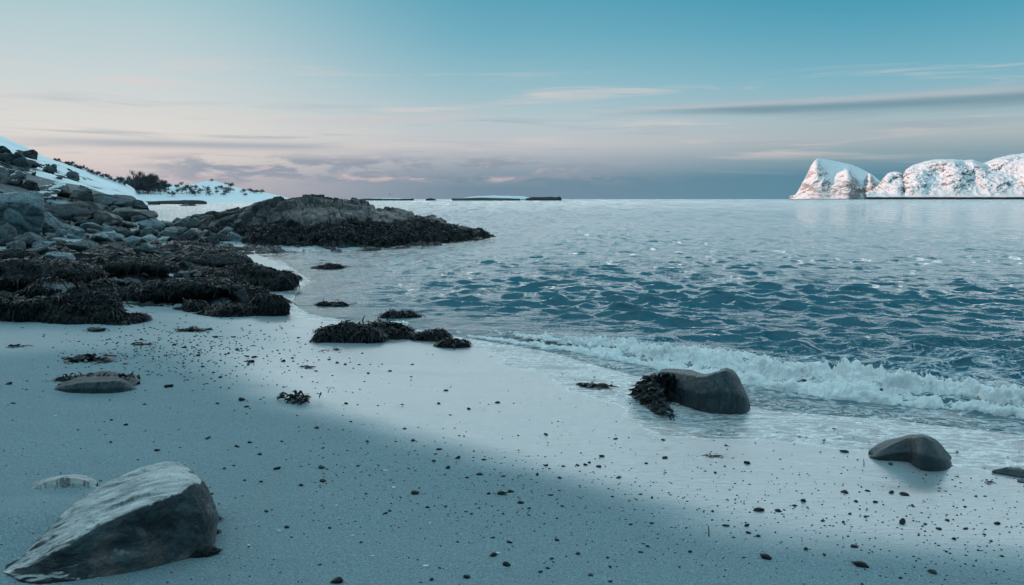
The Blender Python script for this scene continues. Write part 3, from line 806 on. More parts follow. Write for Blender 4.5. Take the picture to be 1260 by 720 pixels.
# ------------------------------------------------------------------ rock headland with its weed skirt
HEAD = [  # u, G v, W v, S v, T v
 (214, 301, 286, 280, 276), (255, 305, 276, 270, 265), (290, 307, 272, 266, 260), (318, 309, 271, 262, 250), (345, 309, 270, 258, 243), (372, 309, 269, 258, 239),
 (402, 309, 270, 259, 241.5), (430, 308, 268, 260, 245.5), (470, 307, 268, 262, 255), (505, 304, 271, 267, 263), (545, 301, 277, 274, 271), (575, 298, 281, 279, 277), (594, 295, 287, 286, 285), (608, 292.5, 291, 290.7, 290.5)]
rings = []
for u, g_, w_, s_, t_ in HEAD:
    G = at_z(u, g_, -0.03); y0 = G[1]
    k = min(1.0, (g_ - t_) / 40 + 0.12)
    d = lambda v, dy: at_depth(u, v, y0 + dy * k)
    mid = 0.5 * (g_ + w_)
    bk = d(t_, 7.5); bk[2] = -0.6
    G2 = G.copy(); G2[2] = -0.6
    rings.append([G2, G, d(mid, 0.9), d(w_, 2.3), d(s_, 3.0), d(t_, 4.8), d(t_ + 1.2, 6.2), bk])
V, F, (uu, vv) = loft(rings, 380, 150, 1.6)
F = outward(V, F)
N = vnormals(V, F)
weedline = np.interp(V[:, 0], [at_z(u, g_)[0] for u, g_, *_ in HEAD], [d_[3][2] for d_ in rings])
wz = V[:, 2] - weedline + 0.16 * fbm(V * 1.1, 4)
weed = sstep(0.06, -0.05, wz)
amp = 0.20 * (1 - weed) + 0.24 * weed
fade = sstep(0, 0.03, uu) * sstep(1, 0.985, uu)
cr = fbm(V * np.array([1.5, 0.8, 0.9]) + 3, 4, mode=1)
Qh = V * np.array([0.75, 0.55, 1.1]) + 0.35 * np.stack([pnoise(V * 1.3), pnoise(V * 1.3 + 7), pnoise(V * 1.3 + 19)], -1)
f1, f2, cid = worley(Qh); g1, g2, gid = worley(Qh * 2.3 + 5)
blk = (cid - 0.5) * 0.30 + (gid - 0.5) * 0.14 - 0.16 * sstep(0.09, 0.0, f2 - f1) - 0.07 * sstep(0.10, 0.0, g2 - g1)
V = V + N * (fade * amp * (0.8 * fbm(V * 1.0 + 5, 5) + weed * 0.8 * fbm(V * 3.0, 4, mode=2)))[:, None]
V = V + N * (fade * (1.15 * blk * (1 - 0.5 * weed) - 0.05))[:, None]
m, t, b, pos, obj = material('headland_rock')
wA = t.attr('weed'); fA = t.attr('face')
a = t.noise(pos, 1.3, 6, 0.65, 0.6); c = t.noise(pos, 7, 6, 0.7); d_ = t.noise(pos, 30, 5, 0.75)
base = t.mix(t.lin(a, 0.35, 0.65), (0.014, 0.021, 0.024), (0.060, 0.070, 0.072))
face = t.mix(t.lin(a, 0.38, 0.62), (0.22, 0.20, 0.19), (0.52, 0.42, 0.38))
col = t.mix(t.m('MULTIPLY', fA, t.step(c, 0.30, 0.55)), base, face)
crk = t.m('SUBTRACT', 1.0, t.step(t.m('ABSOLUTE', t.m('SUBTRACT', t.noise(t.scale(pos, (1.6, 1.6, 0.35)), 0.9, 4, 0.5, 0.8), 0.5)), 0.0, 0.012))
col = t.mix(t.m('MULTIPLY', crk, 0.75), col, (0.02, 0.02, 0.02))
wc = t.mix(t.lin(d_, 0.35, 0.68), (0.006, 0.0075, 0.0075), (0.024, 0.029, 0.030))
wc = t.mix(t.m('MULTIPLY', t.step(t.noise(pos, 40, 4, 0.75), 0.60, 0.70), 0.6), wc, (0.08, 0.082, 0.07))
col = t.mix(wA, col, wc)
setb(t, b, base=col, rough=t.lin(c, 0.3, 0.7, 0.5, 0.75), spec=0.35, normal=t.bump(t.m('ADD', t.m('MULTIPLY', c, 0.5), t.m('MULTIPLY', d_, 0.5)), 0.9, 0.2))
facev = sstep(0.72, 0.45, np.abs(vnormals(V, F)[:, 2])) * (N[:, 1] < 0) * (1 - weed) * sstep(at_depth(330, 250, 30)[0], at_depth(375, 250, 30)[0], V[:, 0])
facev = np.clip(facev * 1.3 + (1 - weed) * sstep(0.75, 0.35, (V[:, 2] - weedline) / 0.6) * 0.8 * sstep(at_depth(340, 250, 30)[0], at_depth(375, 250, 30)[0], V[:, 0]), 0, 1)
Vc, c0 = recentre(V)
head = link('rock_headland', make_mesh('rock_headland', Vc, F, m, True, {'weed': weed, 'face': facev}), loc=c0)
tag(head, 'whale-backed bare rock headland running out into the sea above a dark weed skirt', 'rock')
rg = np.random.RandomState(77)
fv, ff = weed_on(Vc, F, 34000, rg, (0.06, 0.20), (0.012, 0.03), weed * (V[:, 2] > -0.02) * (N[:, 1] < 0.5), lift=0.3, spread=1.5)
link('seaweed', make_mesh('seaweed', fv, ff, M_FROND, True), parent=head)

# ------------------------------------------------------------------ hero boulders
TR = [bv_sand]
def gpt(u, v):
    return np.array(cast(u, v, TR)[0][:])
def hero(stations, nu=150, nv=110, sharp=1.0):
    """stations: (G, F, R, T, back offset) with px and depth offsets -> rings"""
    rings = []
    for st in stations:
        (gu, gv), Fp, Rp, Tp, back = st
        g = gpt(gu, gv); y0 = g[1]
        g0 = g.copy(); g0[2] -= 0.06
        f_ = at_depth(Fp[0], Fp[1], y0 + Fp[2]); r_ = at_depth(Rp[0], Rp[1], y0 + Rp[2]); t_ = at_depth(Tp[0], Tp[1], y0 + Tp[2])
        b_ = np.array([t_[0], y0 + back, g[2] + 0.02]); b0 = b_ - np.array([0, 0, 0.1])
        rings.append([g0, g, f_, r_, 0.5 * (r_ + t_), t_, b_, b0])
    V, F, uv = loft(rings, nu, nv, sharp)
    return V, outward(V, F), uv
# --- near boulder, bottom left
ST = [
 ((4, 705), (4, 704, .00), (5, 703, .01), (6, 702, .02), 0.03),
 ((34, 717), (30, 708, .03), (36, 697, .03), (26, 688, .16), 0.24),
 ((70, 716), (64, 702, .03), (78, 676, .03), (62, 650, .30), 0.40),
 ((112, 711), (108, 688, .02), (122, 650, .03), (98, 618, .40), 0.52),
 ((158, 704), (156, 676, .00), (172, 626, .02), (133, 594, .46), 0.60),
 ((203, 694), (203, 660, -.01), (216, 606, .02), (172, 578, .48), 0.62),
 ((240, 684), (247, 640, .00), (243, 594, .05), (208, 568.5, .46), 0.60),
 ((258, 674), (264, 636, .05), (256, 604, .16), (234, 579, .38), 0.50),
 ((264, 662), (266, 638, .12), (262, 620, .20), (252, 603, .28), 0.36),
]
V, F, (uu, vv) = hero(ST, 300, 240, 0.9)
N = vnormals(V, F)
ax = np.array([0.86, 0.10, 0.30]); ax /= np.linalg.norm(ax)          # foliation runs along the rock
al = V @ ax
e1 = np.cross(ax, [0, -0.5, 0.85]); e1 /= np.linalg.norm(e1); e2 = np.cross(ax, e1)
Q = np.stack([al * 1.6, (V @ e1) * 15, (V @ e2) * 15], -1)
fol = fbm(Q, 4, mode=1)
big = fbm(V * 4.2 + 2, 4)
topm = sstep(0.35, 0.75, N[:, 2])
fade = sstep(0.0, 0.06, uu) * sstep(1.0, 0.97, uu) * 0.9 + 0.1
V = V + N * (fade * (0.020 * fol * (0.30 + 0.65 * topm) + 0.022 * big + 0.006 * fbm(V * 26, 3, mode=1) * (1 - topm)))[:, None]
# a broken pocket in the front face
pk = at_depth(150, 672, gpt(158, 704)[1]); dd = np.linalg.norm((V - pk) * np.array([0.8, 0.6, 1.5]), axis=1)
V = V + N * (-0.035 * np.exp(-(dd / 0.04) ** 2) + 0.008 * np.exp(-((dd - 0.08) / 0.03) ** 2))[:, None] * (N[:, 1:2] < 0)
m, t, b, pos, obj = material('banded_rock')
rot = t.n('ShaderNodeMapping', {'Vector': obj, 'Rotation': (R(-25), R(19), R(-7)), 'Scale': (1.4, 16, 16)}, vector_type='POINT').outputs[0]
bd = t.noise(rot, 1.1, 5, 0.65); bd2 = t.noise(rot, 3.2, 4, 0.65)
gr = t.noise(obj, 120, 4, 0.75); bl = t.noise(obj, 5, 5, 0.65)
nz = t.n('ShaderNodeSeparateXYZ', {0: t.n('ShaderNodeNewGeometry').outputs['Normal']}).outputs[2]
topw = t.attr('dry')  # sky light on the top and shade on the front, put into the colour
litc = t.mix(t.lin(bd, 0.36, 0.62), (0.26, 0.275, 0.285), (0.86, 0.85, 0.83))
litc = t.mix(t.m('MULTIPLY', t.step(bd2, 0.55, 0.65), 0.55), litc, (0.07, 0.085, 0.095))
shadec = t.mix(t.lin(bl, 0.40, 0.60), (0.012, 0.024, 0.031), (0.095, 0.125, 0.138))
shadec = t.mix(t.m('MULTIPLY', t.step(t.noise(obj, 4.2, 5, 0.65), 0.52, 0.62), 0.75), shadec, (0.23, 0.18, 0.16))
shadec = t.mix(t.lin(bd, 0.5, 0.75, 0.0, 0.5), shadec, (0.16, 0.17, 0.17))
col = t.mix(topw, shadec, litc)
col = t.mix(t.lin(gr, 0.4, 0.75, 0.0, 0.4), col, (0.03, 0.035, 0.038))
cobn = t.m('ADD', t.m('ADD', t.m('MULTIPLY', bd, 0.5), t.m('MULTIPLY', bd2, 0.3)), t.m('MULTIPLY', gr, 0.35))
setb(t, b, base=col, rough=t.lin(topw, 0, 1, 0.45, 0.72), spec=0.45, normal=t.bump(cobn, 1.0, 0.03))
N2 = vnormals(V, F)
litv = sstep(0.60, 0.84, N2[:, 2] + 0.18 * fbm(V * 6, 3))  # upward faces take the painted bright tone, steep ones the shaded tone
Vc, c0 = recentre(V)
near = link('banded_boulder', make_mesh('banded_boulder', Vc, F, m, True, {'dry': litv}), loc=c0)
tag(near, 'biggest near boulder, pale banded top and dark shaded face, half sunk in dry sand', 'boulder')
bv_near = bvh_of(V, F)
# small things at its foot
def ground_rock(name, u, v, wpx, hpx, mat, label, seed, cat='stone', df=0.8, sink=0.3, **k):
    return place_rock(name, u, v, wpx, hpx, mat, df, label, cat, seed, TR, sink=sink, **k)
ground_rock('stone', 236, 684, 76, 17, M_DARK, 'low dark ledge of stone along the right foot of the banded boulder', 801, df=0.35, sub=5, sink=0.6)
ground_rock('stone', 266, 657, 14, 8, M_DARK, 'small dark stone caught at the right end of the banded boulder', 803)
ST = [
 ((36, 601), (37, 600.5, .01), (38, 600, .02), (40, 599.5, .04), 0.06),
 ((56, 601), (57, 597.5, .005), (58, 592.5, .02), (60, 590, .06), 0.12),
 ((78, 600), (79, 595.5, .005), (80, 588, .02), (82, 585, .07), 0.14),
 ((100, 600), (101, 596, .005), (102, 590, .02), (101, 587.5, .06), 0.12),
 ((122, 601), (121, 600, .005), (120, 599, .01), (118, 598, .03), 0.05),
]
V, F, _uv = hero(ST, 90, 80, 1.5)
V = V + vnormals(V, F) * (0.006 * fbm(V * 8, 3))[:, None]
Vc, c0 = recentre(V)
o = link('rock', make_mesh('rock', Vc, F, M_WHITE, True), loc=c0)
tag(o, 'pale smooth rock edge breaking the sand behind the banded boulder', 'rock')

# --- boulder in the wash
ST = [
 ((808, 489), (807, 478, .02), (808, 468, .06), (810, 463, .10), 0.16),
 ((815, 492), (813, 474, .00), (812, 459, .08), (815, 454.5, .22), 0.34),
 ((831, 495), (829, 475, .00), (833, 459.5, .07), (834, 454, .30), 0.46),
 ((846, 501), (844, 480, -.01), (850, 463, .05), (850, 456, .34), 0.50),
 ((866, 507), (865, 484, -.02), (866, 464, .06), (866, 460, .32), 0.52),
 ((884, 509.5), (884, 482, -.02), (884, 459, .08), (884, 457.5, .24), 0.50),
 ((902, 510), (903, 484, -.01), (895, 457, .10), (896, 454, .20), 0.46),
 ((915, 509), (917, 490, .04), (909, 468, .14), (908, 463, .24), 0.42),
 ((922, 506), (923, 500, .12), (921, 492, .18), (919, 486, .22), 0.32),
]
V, F, (uu, vv) = hero(ST, 220, 180, 1.7)
N = vnormals(V, F)
V = V + N * (0.016 * fbm(V * 5 + 8, 5) + 0.005 * fbm(V * 22, 3, mode=1))[:, None]
M_WET = rock_material('wet_boulder', (0.010, 0.021, 0.028), (0.034, 0.058, 0.070), (0.10, 0.14, 0.155), rough=0.42, sc=2.6, streak=(1.4, 1.4, 0.8), bumpk=0.9, wetspec=0.5)
Vc, c0 = recentre(V)
wash = link('washed_boulder', make_mesh('washed_boulder', Vc, F, M_WET, True), loc=c0)
tag(wash, 'wet dark boulder with a dipped top and weed at one end before the wave', 'boulder')
rg = np.random.RandomState(42)
# weed hanging off its left end down to the sand
top_l = at_depth(824, 459, gpt(815, 492)[1] - 0.01); nP = 420
k = rg.rand(nP)[:, None]
a0 = at_depth(803, 466, gpt(815, 492)[1] + 0.02); a1 = at_depth(827, 466, gpt(831, 495)[1] - 0.02)
P = a0 * (1 - k) + a1 * k + rg.normal(0, 0.02, (nP, 3)); P[:, 2] += rg.uniform(-0.10, 0.02, nP)
b0 = gpt(779, 488); b1 = gpt(828, 491)
Tgt = b0 * (1 - k) + b1 * k
D = Tgt - P + rg.normal(0, 0.05, (nP, 3))
Lw = np.linalg.norm(D, axis=1) * rg.uniform(0.55, 1.0, nP)
fv1, ff1 = fronds(P, np.tile([-0.2, -0.9, 0.35], (nP, 1)), D, Lw, rg.uniform(0.012, 0.028, nP), rg, K=6, lift=0.10, droop=0.25)
k = rg.rand(500)[:, None]; k2 = rg.rand(500)[:, None]
P = (a0 * (1 - k2) + (b0 * (1 - k) + b1 * k * 0.9) * k2); P[:, 2] += 0.015
fv2, ff2 = fronds(P, np.tile([-0.3, -0.5, 0.8], (500, 1)), rg.normal(0, 1, (500, 3)) * [1, .6, .5], rg.uniform(0.04, 0.11, 500), rg.uniform(0.01, 0.022, 500), rg, lift=0.4)
fv = np.concatenate([fv1, fv2]) - np.array(c0); ff = np.concatenate([ff1, ff2 + len(fv1)])
link('seaweed', make_mesh('seaweed', fv, ff, M_FROND, True), parent=wash)

# --- boulder on the right
ST = [
 ((1070, 563), (1070, 562, .01), (1071, 561.5, .02), (1072, 561, .04), 0.08),
 ((1082, 566.5), (1080, 562, .00), (1084, 554, .04), (1088, 549, .16), 0.26),
 ((1100, 567.5), (1099, 558, .00), (1101, 545, .05), (1104, 540, .24), 0.38),
 ((1118, 569), (1118, 556, .00), (1118, 539.5, .06), (1119, 535.5, .26), 0.42),
 ((1125, 574), (1124, 556, .015), (1124, 539, .07), (1125, 534.5, .26), 0.42),
 ((1136, 579), (1134, 560, -.02), (1137, 538, .06), (1136, 535, .26), 0.42),
 ((1152, 580), (1153, 564, -.01), (1148, 544, .07), (1148, 539, .22), 0.40),
 ((1163, 579), (1164, 566, .05), (1158, 553, .13), (1157, 547, .22), 0.36),
 ((1173, 573), (1173, 570, .10), (1172, 566, .14), (1170, 562, .18), 0.26),
]
V, F, (uu, vv) = hero(ST, 200, 160, 1.9)
N = vnormals(V, F)
V = V + N * (0.010 * fbm(V * 6 + 18, 4) + 0.003 * fbm(V * 24, 3, mode=1))[:, None]
M_WET2 = rock_material('smooth_boulder', (0.020, 0.033, 0.040), (0.045, 0.064, 0.072), (0.08, 0.10, 0.108), rough=0.5, sc=2.6, bumpk=0.6, wetspec=0.45)
Vc, c0 = recentre(V)
rb = link('smooth_boulder', make_mesh('smooth_boulder', Vc, F, M_WET2, True), loc=c0)
tag(rb, 'smooth dark creased boulder in the thin swash at the right', 'boulder')

# --- half buried rock with weed, left
ST = [
 ((66, 479), (66, 478.5, .01), (67, 478, .02), (68, 477, .05), 0.1),
 ((84, 483), (83, 479, .00), (85, 474, .02), (90, 467, .35), 0.5),
 ((105, 484), (105, 478, .00), (104, 471, .03), (108, 462.5, .5), 0.7),
 ((128, 484), (128, 478, .00), (127, 470, .03), (126, 462.5, .5), 0.7),
 ((150, 482.5), (150, 477, .00), (149, 470, .03), (145, 464, .4), 0.55),
 ((169, 479), (168, 478, .02), (167, 477, .04), (165, 475, .10), 0.2),
]
V, F, (uu, vv) = hero(ST, 140, 120, 1.8)
N = vnormals(V, F)
V = V + N * (0.012 * fbm(V * 5 + 28, 4) + 0.006 * fbm(V * np.array([14, 8, 3]), 3, mode=1))[:, None]
M_STREAK = rock_material('streaked_rock', (0.014, 0.028, 0.035), (0.075, 0.105, 0.118), (0.006, 0.010, 0.013), sc=2.5, streak=(2.2, 1.2, 0.25))
Vc, c0 = recentre(V)
hb = link('half_buried_rock', make_mesh('half_buried_rock', Vc, F, M_STREAK, True), loc=c0)
tag(hb, 'flat streaked rock half buried in dry sand with dark weed along its top', 'rock')
rg = np.random.RandomState(9)
k = rg.rand(420)[:, None]
pa = at_depth(72, 466, gpt(84, 483)[1] + 0.45); pb = at_depth(160, 465, gpt(150, 482)[1] + 0.42)
P = pa * (1 - k) + pb * k + rg.normal(0, 0.03, (420, 3)) * [1, 1.5, .3]
fv, ff = fronds(P, np.tile([0, 0, 1.0], (420, 1)), rg.normal(0, 1, (420, 3)) * [1, 1, .25], rg.uniform(0.03, 0.08, 420), rg.uniform(0.010, 0.02, 420), rg, lift=0.3)
link('seaweed', make_mesh('seaweed', fv - np.array(c0), ff, M_FROND, True), parent=hb)

# --- dark stone cut by the right edge
ground_rock('stone', 1246, 586, 40, 10, M_WET2, 'flat dark wet stone at the right picture edge', 820, df=0.7)
ground_rock('stone', 1258, 594, 16, 6, M_WET2, 'small dark wet stone just below the flat one at the right edge', 821, df=0.7)

# ------------------------------------------------------------------ loose weed scraps on the sand
def scrap(u, v, wpx, n, label, seed, up=0.25, L=None):
    p = gpt(u, v); d = math.hypot(p[0], p[1]); w_ = wpx * d / FPX
    rg = np.random.RandomState(seed)
    P = rg.normal(0, 1, (n, 3)) * [w_ * 0.20, w_ * 0.14, 0]; P[:, 2] = np.abs(rg.normal(0, 0.12 * w_ * up, n)) + 0.004
    D = rg.normal(0, 1, (n, 3)) * [1.3, 0.7, up]
    Ln = rg.uniform(*(L or (0.18 * w_, 0.42 * w_)), n)
    fv, ff = fronds(P, np.tile([0, 0, 1.0], (n, 1)), D, Ln, rg.uniform(0.012, 0.024, n) * min(1.2, w_ * 3), rg, lift=up, droop=0.3)
    fv[:, 2] = np.maximum(fv[:, 2], 0.002 + 0.002 * rg.rand(len(fv)))
    o = link('seaweed_scrap', make_mesh('seaweed_scrap', fv, ff, M_FROND, True), loc=tuple(p))
    return tag(o, label, 'seaweed')
scrap(108, 444, 60, 120, 'loose tangle of dark seaweed on dry sand above the half buried rock', 1, 0.16, (0.05, 0.16))
scrap(368, 494, 42, 60, 'star shaped tuft of seaweed at the edge of the dry sand', 2, 0.7)
scrap(236, 407, 40, 70, 'flat dark mat of seaweed on the sand below the weed mounds', 3, 0.1)
scrap(732, 477, 42, 60, 'dark seaweed strand in the wash left of the weed hung boulder', 4, 0.15)
scrap(722, 473, 24, 25, 'small weed shred beside the strand in the wash', 14, 0.15)
scrap(879, 562, 24, 26, 'small dark weed shred on wet sand below the washed boulder', 5, 0.15)
scrap(412, 431, 22, 18, 'stubby dark weed scrap on pale wet sand below the largest clump', 6, 0.2)
scrap(380, 452, 22, 16, 'thin weed scrap on the wet sand above the star shaped tuft', 7, 0.2)
scrap(1216, 594, 16, 14, 'weed scrap on wet sand right of the smooth boulder', 8, 0.2)
scrap(617, 609, 20, 16, 'ragged dark weed scrap among pebbles in the middle of the sand', 9, 0.25)
scrap(267, 640, 18, 46, 'dark weed tuft against the right end of the banded boulder', 10, 0.8)
scrap(225, 576, 12, 10, 'tiny weed sprig behind the top of the banded boulder', 12, 0.8)
scrap(175, 424, 30, 30, 'flat weed scrap on sand near the pebble patch', 13, 0.15)
scrap(20, 427, 22, 18, 'weed scrap on dry sand near the left edge', 15, 0.2)
# two thin twigs
m, t, b, pos, obj = material('twig'); setb(t, b, base=(0.02, 0.022, 0.015), rough=0.7)
def twig(u, v, lpx, lab, seed):
    p = gpt(u, v); d = math.hypot(p[0], p[1]); l = lpx * d / FPX
    n = 7; ang = np.linspace(0, 2 * math.pi, n, endpoint=False); rg = np.random.RandomState(seed)
    Vt = []
    for k in range(6):
        q = k / 5; r = 0.0035 * (1 - 0.5 * q)
        c = np.array([0.02 * l * math.sin(5 * q), 0.10 * l * q, l * q * 0.95])
        Vt += [c + [r * math.cos(a), r * math.sin(a), 0] for a in ang]
    Ft = grid_faces(6, n, wrap=True)
    o = link('twig', make_mesh('twig', np.array(Vt), Ft, m, True), loc=tuple(p - np.array([0, 0, 0.005])))
    tag(o, lab, 'twig')
twig(872, 660, 15, 'thin dark twig stuck upright in the dry sand', 1)
twig(1063, 573, 9, 'short thin twig stuck in wet sand left of the smooth boulder', 2)
# ------------------------------------------------------------------ far headland with trees on the left
def land_strip(name, crest_px, depth, back, label, cat, mat, amp, attrs=None, nu=260, base_v=None, front=0.86, seed=1):
    C = [at_depth(u, v, depth) for u, v in crest_px]
    Fr = [np.array([c[0] * front, depth * front, -0.4]) for c in C]
    Md = [np.array([0.5 * (a[0] + b_[0]), 0.5 * (a[1] + b_[1]), a[2] * 0.55]) for a, b_ in zip(C, Fr)]
    B1 = [np.array([c[0] * (1 + back / depth), depth + back, -1.0]) for c in C]
    V, F = ruled([Fr, Md, C, B1], nu, 60, [0.02, amp, amp * 0.35, 0.1], 6.0 / depth, seed, 4)
    o = link(name, make_mesh(name, V, outward(V, F), mat, True, {'rockiness': np.zeros(len(V))}))
    return tag(o, label, cat, kind='structure'), bvh_of(V, F)
cr2 = [(-60, 168), (0, 184), (40, 191), (66, 197), (84, 201), (104, 207), (130, 216), (150, 222.5), (165, 232), (172, 245)]
_, bv_r2 = land_strip('far_slope', cr2, 260, 60, 'snowy slope with a line of leafless shrubs behind the near hill', 'slope', M_SNOW, 1.0, seed=3)
cr3 = [(40, 215), (100, 217), (150, 219.5), (175, 219.5), (205, 226), (222, 227.5), (240, 226), (254, 222.5), (266, 223), (280, 228), (300, 232.5), (325, 237), (345, 241), (358, 245.2), (372, 247.6)]
_, bv_r3 = land_strip('far_headland', cr3, 520, 160, 'low snow covered headland across the inlet', 'headland', M_SNOW, 1.6, seed=8, front=0.80)

mt, t, b, pos, obj = material('bare_twigs')
setb(t, b, base=t.mix(t.lin(t.noise(obj, 1.2, 3, 0.6), 0.35, 0.65), (0.035, 0.040, 0.050), (0.10, 0.095, 0.105)), rough=0.8)
M_TWIG = mt
mt, t, b, pos, obj = material('bark'); setb(t, b, base=(0.05, 0.048, 0.048), rough=0.8); M_BARK = mt
def tree_meshes(seed, h=1.0):
    rg = np.random.RandomState(seed)
    n = 8; Vt = []; ang = np.linspace(0, 2 * math.pi, n, endpoint=False)
    for k in range(7):
        q = k / 6; r = 0.03 * (1 - 0.7 * q); c = np.array([0.03 * math.sin(3 * q + seed), 0.03 * math.cos(2 * q + seed), q * 0.75])
        Vt += [c + [r * math.cos(a), r * math.sin(a), 0] for a in ang]
    trunk = (np.array(Vt), grid_faces(7, n, wrap=True))
    nb = 10; tw = 620
    cb = rg.normal(0, 0.17, (nb, 3)) + [0, 0, 0.62]; cb[:, 2] = np.clip(cb[:, 2], 0.35, 0.86)
    i = rg.randint(nb, size=tw)
    P = cb[i] + rg.normal(0, 0.085, (tw, 3))
    D = P - np.array([0, 0, 0.35]) + rg.normal(0, 0.15, (tw, 3))
    N = rg.normal(0, 1, (tw, 3))
    cv, cf = fronds(P, N, D, rg.uniform(0.08, 0.2, tw), rg.uniform(0.010, 0.022, tw), rg, K=2, lift=0.1, droop=0.0)
    # limbs
    st = np.tile([0, 0, 0.35], (nb, 1)) + rg.normal(0, 0.02, (nb, 3)); dd = cb - st
    lv, lf = fronds(st, np.tile([0.3, -1, 0.2], (nb, 1)), dd, np.linalg.norm(dd, axis=1), np.full(nb, 0.022), rg, K=3, lift=0.0, droop=0.0, curl=0.1)
    return trunk, (np.concatenate([cv, lv]), np.concatenate([cf, lf + len(cv)]))
TM = []
for k in range(5):
    (a, b_), (c, d_) = tree_meshes(50 + k)
    TM.append((make_mesh('trunk', a, b_, M_BARK, True), make_mesh('crown', c, d_, M_TWIG, False)))
rng = np.random.RandomState(3)
def tree(name, u, v, hpx, trees, label, cat, group, wide=1.0):
    h = cast(u, v, trees)
    if h is None: return
    p = h[0]; d = math.hypot(p.x, p.y); hh = hpx * d / FPX
    tm = TM[rng.randint(5)]
    e = bpy.data.objects.new(name, None); COL.objects.link(e); e.empty_display_size = 0.1
    e.location = (p.x, p.y, p.z - 0.04 * hh); e.scale = (hh * wide, hh * wide, hh); e.rotation_euler = (0, 0, rng.uniform(0, 6.28))
    tag(e, label, cat, group)
    link('trunk', tm[0], e); link('crown', tm[1], e)
for k in range(38):
    u = 64 + 92 * (k + rng.rand()) / 38
    v = np.interp(u, [c[0] for c in cr2], [c[1] for c in cr2]) + rng.uniform(1.0, 4.5)
    tree('shrub', u, v, rng.uniform(3.0, 5.2), [bv_r2], 'leafless shrub in the dark line along the snowy crest behind the near hill', 'shrub', 'shrubs along the snowy crest', 1.2)
for k in range(40):
    u = rng.uniform(148, 205); q = (u - 148) / 57
    v = rng.uniform(226, 240) if u > 165 else rng.uniform(226, 234)
    if u > 199: v = rng.uniform(229, 236)
    tree('birch_tree', u, v, rng.uniform(9, 15) * (1.0 if 165 < u < 200 else 0.65), [bv_r3], 'leafless birch in the dense dark grove at the near end of the far headland', 'tree', 'birches in the grove on the far headland', 1.0)
BUSH = [(223, 228, 3), (218, 232.5, 4), (229.5, 238, 8), (240, 233, 4), (219, 238, 4), (212, 242, 5), (236, 239, 5), (240, 241, 5), (247, 237.5, 4), (256, 236, 5), (257, 240.5, 4), (266, 233.5, 3), (267, 238.5, 3), (260, 223.5, 2.5), (273, 233.5, 4), (284, 231, 5), (276, 234, 3), (282, 237, 5), (278, 239.5, 4), (275, 241, 3), (299, 237.5, 4), (302, 241.5, 3), (308, 237, 4), (315, 238, 3.5), (322, 238.4, 4), (312, 237.7, 3), (331, 237.8, 3), (203, 236, 5), (207, 233, 5)]
for i, (u, v, h_) in enumerate(BUSH):
    lab = 'small leafless bush scattered on the snow of the far headland'
    tree('bush', u, v, h_ * 1.25, [bv_r3], lab, 'bush', 'bushes on the far headland', 1.5)

# ------------------------------------------------------------------ low islets on the horizon
mt, t, b, pos, obj = material('islet_rock')
zz = t.n('ShaderNodeSeparateXYZ', {0: obj}).outputs[2]
sm = t.step(t.m('ADD', zz, t.m('MULTIPLY', t.m('SUBTRACT', t.noise(obj, 0.08, 5, 0.7), 0.5), t.attr('wob'))), t.attr('line'), t.m('ADD', t.attr('line'), 0.6))
setb(t, b, base=t.mix(sm, t.mix(t.noise(obj, 0.15, 4, 0.7), (0.015, 0.018, 0.02), (0.07, 0.075, 0.08)), (0.78, 0.80, 0.82)), rough=0.8, spec=0.2)
M_ISLET = mt
def islet(u0, u1, prof, depth, label, line=99, wob=3.0, seed=0, thick=0.5):
    """profile: list of (u, v of the top)"""
    n = 120
    us = np.linspace(u0, u1, n); top = np.interp(us, [p[0] for p in prof], [p[1] for p in prof])
    rows = []
    Tz = np.array([at_depth(u, v, depth)[2] for u, v in zip(us, top)]); X = np.array([at_depth(u, 245, depth)[0] for u in us])
    W_ = (X.max() - X.min()) * 0.5 * thick * np.sqrt(np.clip(1 - np.linspace(-1, 1, n) ** 2, 0.01, 1))
    V = []
    for k, a in enumerate(np.linspace(-1, 1, 17)):
        z = np.where(True, Tz * (1 - abs(a) ** 2.2), 0) - 0.5 * (abs(a) > .95)
        V.append(np.stack([X, depth + W_ * a, z], -1))
    V = np.array(V).reshape(-1, 3)
    V[:, 2] += (0.22 * Tz.max()) * fbm(V * np.array([0.06, 0.05, 0]) * (600 / depth) + seed, 4) * (V[:, 2] > 0.1)
    F = grid_faces(17, n)
    Vc = V - np.array([X.mean(), depth, 0])
    o = link('islet', make_mesh('islet', Vc, outward(Vc, F), M_ISLET, True, {'line': np.full(len(V), line), 'wob': np.full(len(V), wob)}), loc=(X.mean(), depth, 0))
    tag(o, label, 'islet', kind='structure')
islet(436, 509, [(436, 244.2), (460, 243.6), (490, 243.8), (506, 243.7), (509, 244.6)], 900, 'thin dark skerry on the horizon behind the rock headland', line=1.9)
islet(524, 536, [(524, 245.0), (530, 243.8), (536, 245)], 900, 'tiny dark skerry between two longer ones on the horizon')
islet(556, 640, [(556, 244.2), (575, 243.6), (600, 243.2), (620, 243.9), (640, 244.4)], 880, 'dark flat skerry in front of the snowy islet', seed=2)
islet(566, 654, [(566, 244.6), (578, 242.3), (590, 241.2), (625, 240.9), (645, 241.8), (654, 244)], 1150, 'low islet with a smooth snow cap on the horizon', line=0.6, seed=4)
islet(647, 691, [(647, 244.4), (655, 242.6), (668, 243), (678, 242.4), (684, 242.8), (689, 241.4), (691, 244)], 880, 'dark knobbly skerry right of the snowy islet', seed=6)
islet(178, 254, [(178, 248.2), (200, 247.0), (225, 246.4), (243, 246.4), (250, 247), (254, 248.2)], 270, 'flat dark skerry in the inlet below the far headland', seed=9, thick=0.3)
islet(150, 196, [(150, 249.0), (170, 247.2), (190, 247.6), (196, 249)], 240, 'dark reef at the foot of the far headland', seed=12, thick=0.4)

